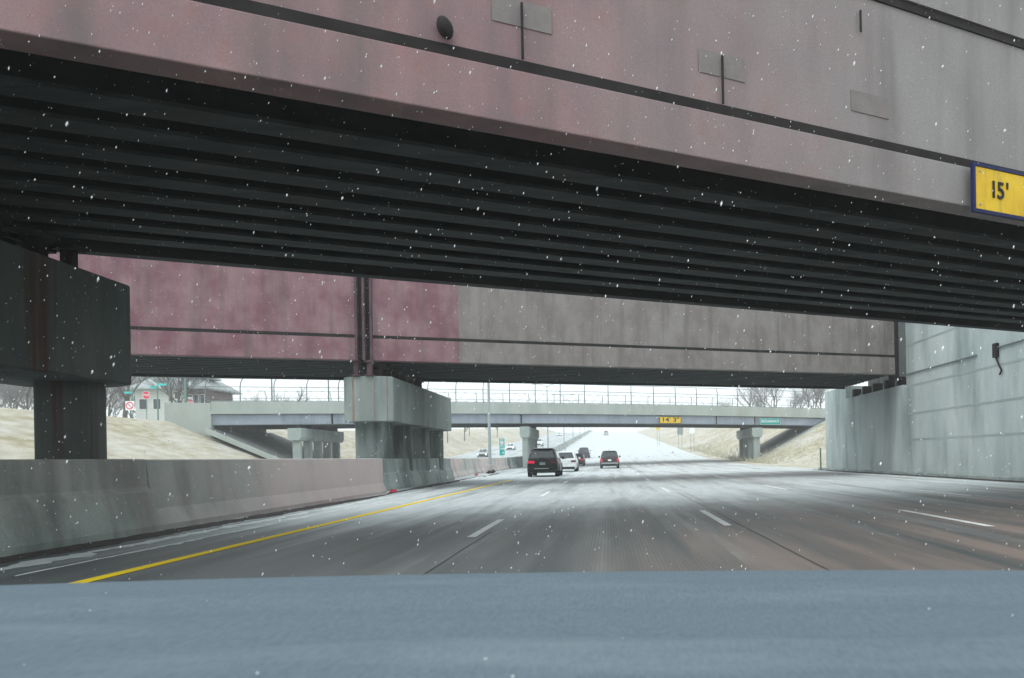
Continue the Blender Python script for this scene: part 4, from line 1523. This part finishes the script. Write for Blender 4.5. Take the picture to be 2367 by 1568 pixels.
car('maroon_car', 'dark maroon boxy car with red tall lights alone in the middle lane', 'car', 0.13, 75.5, 'maroon_paint', 4.7, 1.92, 1.76, 'suv', plate='plate_white', lights='tall', bumper='chrome')
car('oncoming_car', 'pale oncoming car with one bright headlamp beside the lamp pole', 'car', -23.6, 146, 'silver_paint', 4.6, 1.85, 1.5, 'sedan', rot=PI)
car('oncoming_car', 'faint grey oncoming car behind the teal mile marker', 'car', -22.8, 180, 'white_paint', 4.6, 1.85, 1.5, 'sedan', rot=PI)
car('oncoming_car', 'white oncoming van beside the median pier in the fog', 'car', -18.4, 205, 'white_paint', 5.2, 1.95, 2.0, 'suv', rot=PI)
car('oncoming_car', 'far oncoming car showing only two headlights in the fog', 'car', -22.0, 345, 'white_paint', 4.6, 1.85, 1.5, 'sedan', rot=PI)
car('far_van', 'faint van far ahead near the top of the hill', 'van', -0.8, 330, 'silver_paint', 5.2, 2.0, 2.1, 'suv', lit=())

# roadside debris
dbm = MB()
rd = random.Random(5)
for i in range(7):
    cx_, cy_, cz_ = rd.uniform(-.28, .28), rd.uniform(-.2, .2), rd.uniform(.05, .22)
    r = rd.uniform(.10, .2)
    vs = [(cx_ + r * a * rd.uniform(.7, 1.2), cy_ + r * b_ * rd.uniform(.7, 1.2), max(0, cz_ + r * c_ * rd.uniform(.7, 1.2))) for a, b_, c_ in ((1, 0, 0), (-1, 0, 0), (0, 1, 0), (0, -1, 0), (0, 0, 1), (0, 0, -1))]
    dbm.add(vs, [(0, 2, 4), (2, 1, 4), (1, 3, 4), (3, 0, 4), (2, 0, 5), (1, 2, 5), (3, 1, 5), (0, 3, 5)])
o = dbm.build('debris', M['trim'])
o.location = (-9.2, 60.0, 0.0)
tag(o, 'black crumpled tyre debris at the foot of the lamp pole', 'debris')
for loc, lab in (((-7.6, 26.6, 0.03), 'small red scrap at the end of the pinkish barrier'), ((-9.1, 52, 0.03), 'small red scrap in the slush before the lamp pole')):
    b = MB()
    b.plate((-.12, 0, 0), (.14, .02, .02), (.10, .16, .09), (-.09, .14, .12), 0.02)
    b.plate((.02, -.08, 0), (.17, -.04, .04), (.15, .03, .1), (.0, .0, .07), 0.015)
    o = b.build('red_scrap', M['red_scrap'])
    o.location = loc
    tag(o, lab, 'debris')


# ------------------------------------------------------------------ dashboard of the car the camera rides in
def dashboard():
    t = empty('car_dashboard', 'blue grey padded dashboard top filling the foreground', 'dashboard', (-0.1, 0.5, 1.03))
    off = t.location
    b = MB()
    nxs_, nys_ = 60, 26
    for j in range(nys_ + 1):
        y = 0.26 + (0.775 - 0.26) * j / nys_
        for i in range(nxs_ + 1):
            x = -0.98 + 1.76 * i / nxs_
            xc = x + 0.1
            z = 1.0335 - 0.010 * (xc / 0.8) ** 2 - 0.0035 * (x + .1)
            z += 0.004 * math.exp(-((y - 0.44 - 0.02 * math.cos(xc * 2.2)) / 0.018) ** 2) * smooth((x + .35) / .3)  # ridge shaped to stand for a curved reflected line
            z -= 0.004 * math.exp(-((y - 0.60) / 0.012) ** 2)
            z += 0.0035 * math.exp(-((y - 0.66 - .02 * xc) / 0.02) ** 2)
            if y > 0.74:
                z -= 0.5 * (y - 0.74) ** 2 / 0.035 * 0.12
            if y < 0.33:
                z -= ((0.33 - y) / 0.07) ** 2 * 0.03
            b.v.append((x - off.x, y - off.y + 0.012 * (1 - (xc / .8) ** 2) * (j / nys_), z - off.z))
    k = nxs_ + 1
    for j in range(nys_):
        for i in range(nxs_):
            b.f.append((j * k + i, j * k + i + 1, (j + 1) * k + i + 1, (j + 1) * k + i))
    b.build('dash_top', M['dash'], t, smooth=True)
    f = MB().box(-0.97 - off.x, 0.77 - off.x, 0.262 - off.y, 0.76 - off.y, 0.60 - off.z, 0.975 - off.z)
    f.build('dash_front', M['dash_dark'], t, bevel=0.03)
    # crumbs of dust lying on it
    d = MB()
    rr_ = random.Random(21)
    for i in range(16):
        x, y = rr_.uniform(-0.6, 0.5), rr_.uniform(0.36, 0.72)
        r = rr_.uniform(0.0005, 0.0012)
        z = 1.0335 - 0.010 * ((x + .1) / 0.8) ** 2 - 0.0035 * (x + .1) + 0.001
        vs = [(x + r - off.x, y - off.y, z - off.z), (x - r - off.x, y - off.y, z - off.z), (x - off.x, y + r - off.y, z - off.z), (x - off.x, y - r - off.y, z - off.z), (x - off.x, y - off.y, z + r - off.z)]
        d.add(vs, [(0, 2, 4), (2, 1, 4), (1, 3, 4), (3, 0, 4)])
    tag(d.build('dust_specks', M['dust'], t), kind='stuff')


dashboard()

# ------------------------------------------------------------------ falling snow
fl = MB()
rf = random.Random(77)
ico = [(0, 0, 1), (1, 0, 0), (0, 1, 0), (-1, 0, 0), (0, -1, 0), (0, 0, -1)]
icf = [(0, 1, 2), (0, 2, 3), (0, 3, 4), (0, 4, 1), (5, 2, 1), (5, 3, 2), (5, 4, 3), (5, 1, 4)]
for i in range(34000):
    if i < 70:
        Y = rf.uniform(1.1, 1.8)
        r = rf.uniform(0.0008, 0.0019)
    elif i < 420:
        Y = rf.uniform(1.3, 7)
        r = rf.uniform(0.0010, 0.0034)
    else:
        Y = 5 + 75 * rf.random() ** 1.3
        r = 0.0013 + 0.0044 * rf.random() ** 3 * (1 + Y / 60)
    x = rf.uniform(-0.9, 0.62) * Y
    z = CAM_H + rf.uniform(-0.17, 0.65) * Y
    if z < zr(Y) + 0.1 or z > 11:
        continue
    ln = rf.uniform(.9, 2.6)
    vs = [(x + a * r * rf.uniform(.6, 1.2) + c_ * r * .5, Y + b_ * r, z + c_ * r * ln) for a, b_, c_ in ico]
    fl.add(vs, icf)
tag(fl.build('falling_snow', M['snowflake']), kind='stuff')

far = MB()  # oversized far flakes, added to whiten the distance like haze
for i in range(8000):
    Y = rf.uniform(90, 420)
    r = rf.uniform(0.012, 0.03) * (Y / 120)
    x = rf.uniform(-0.55, 0.30) * Y
    z = zr(Y) + rf.uniform(0.4, 14)
    if z > CAM_H + 0.12 * Y:
        continue
    far.add([(x + a * r * .8, Y + b_ * r, z + c_ * r * 1.2) for a, b_, c_ in ico], icf)
tag(far.build('falling_snow', M['snowflake']), kind='stuff')

# ------------------------------------------------------------------ haze
hz = MB().box(-246, 246, -66, 696, -1.1, 36)
ho = hz.build('haze', bpy.data.materials.new('haze_air'))
ho['kind'] = 'stuff'
hm = ho.data.materials[0]
hm.use_nodes = True
hm.node_tree.nodes.clear()
pv = hm.node_tree.nodes.new('ShaderNodeVolumePrincipled')
pv.inputs['Color'].default_value = (0.97, 0.985, 0.99, 1)
pv.inputs['Density'].default_value = 0.0011
pv.inputs['Density Attribute'].default_value = ''
pv.inputs['Anisotropy'].default_value = 0.1
mo = hm.node_tree.nodes.new('ShaderNodeOutputMaterial')
hm.node_tree.links.new(pv.outputs[0], mo.inputs['Volume'])
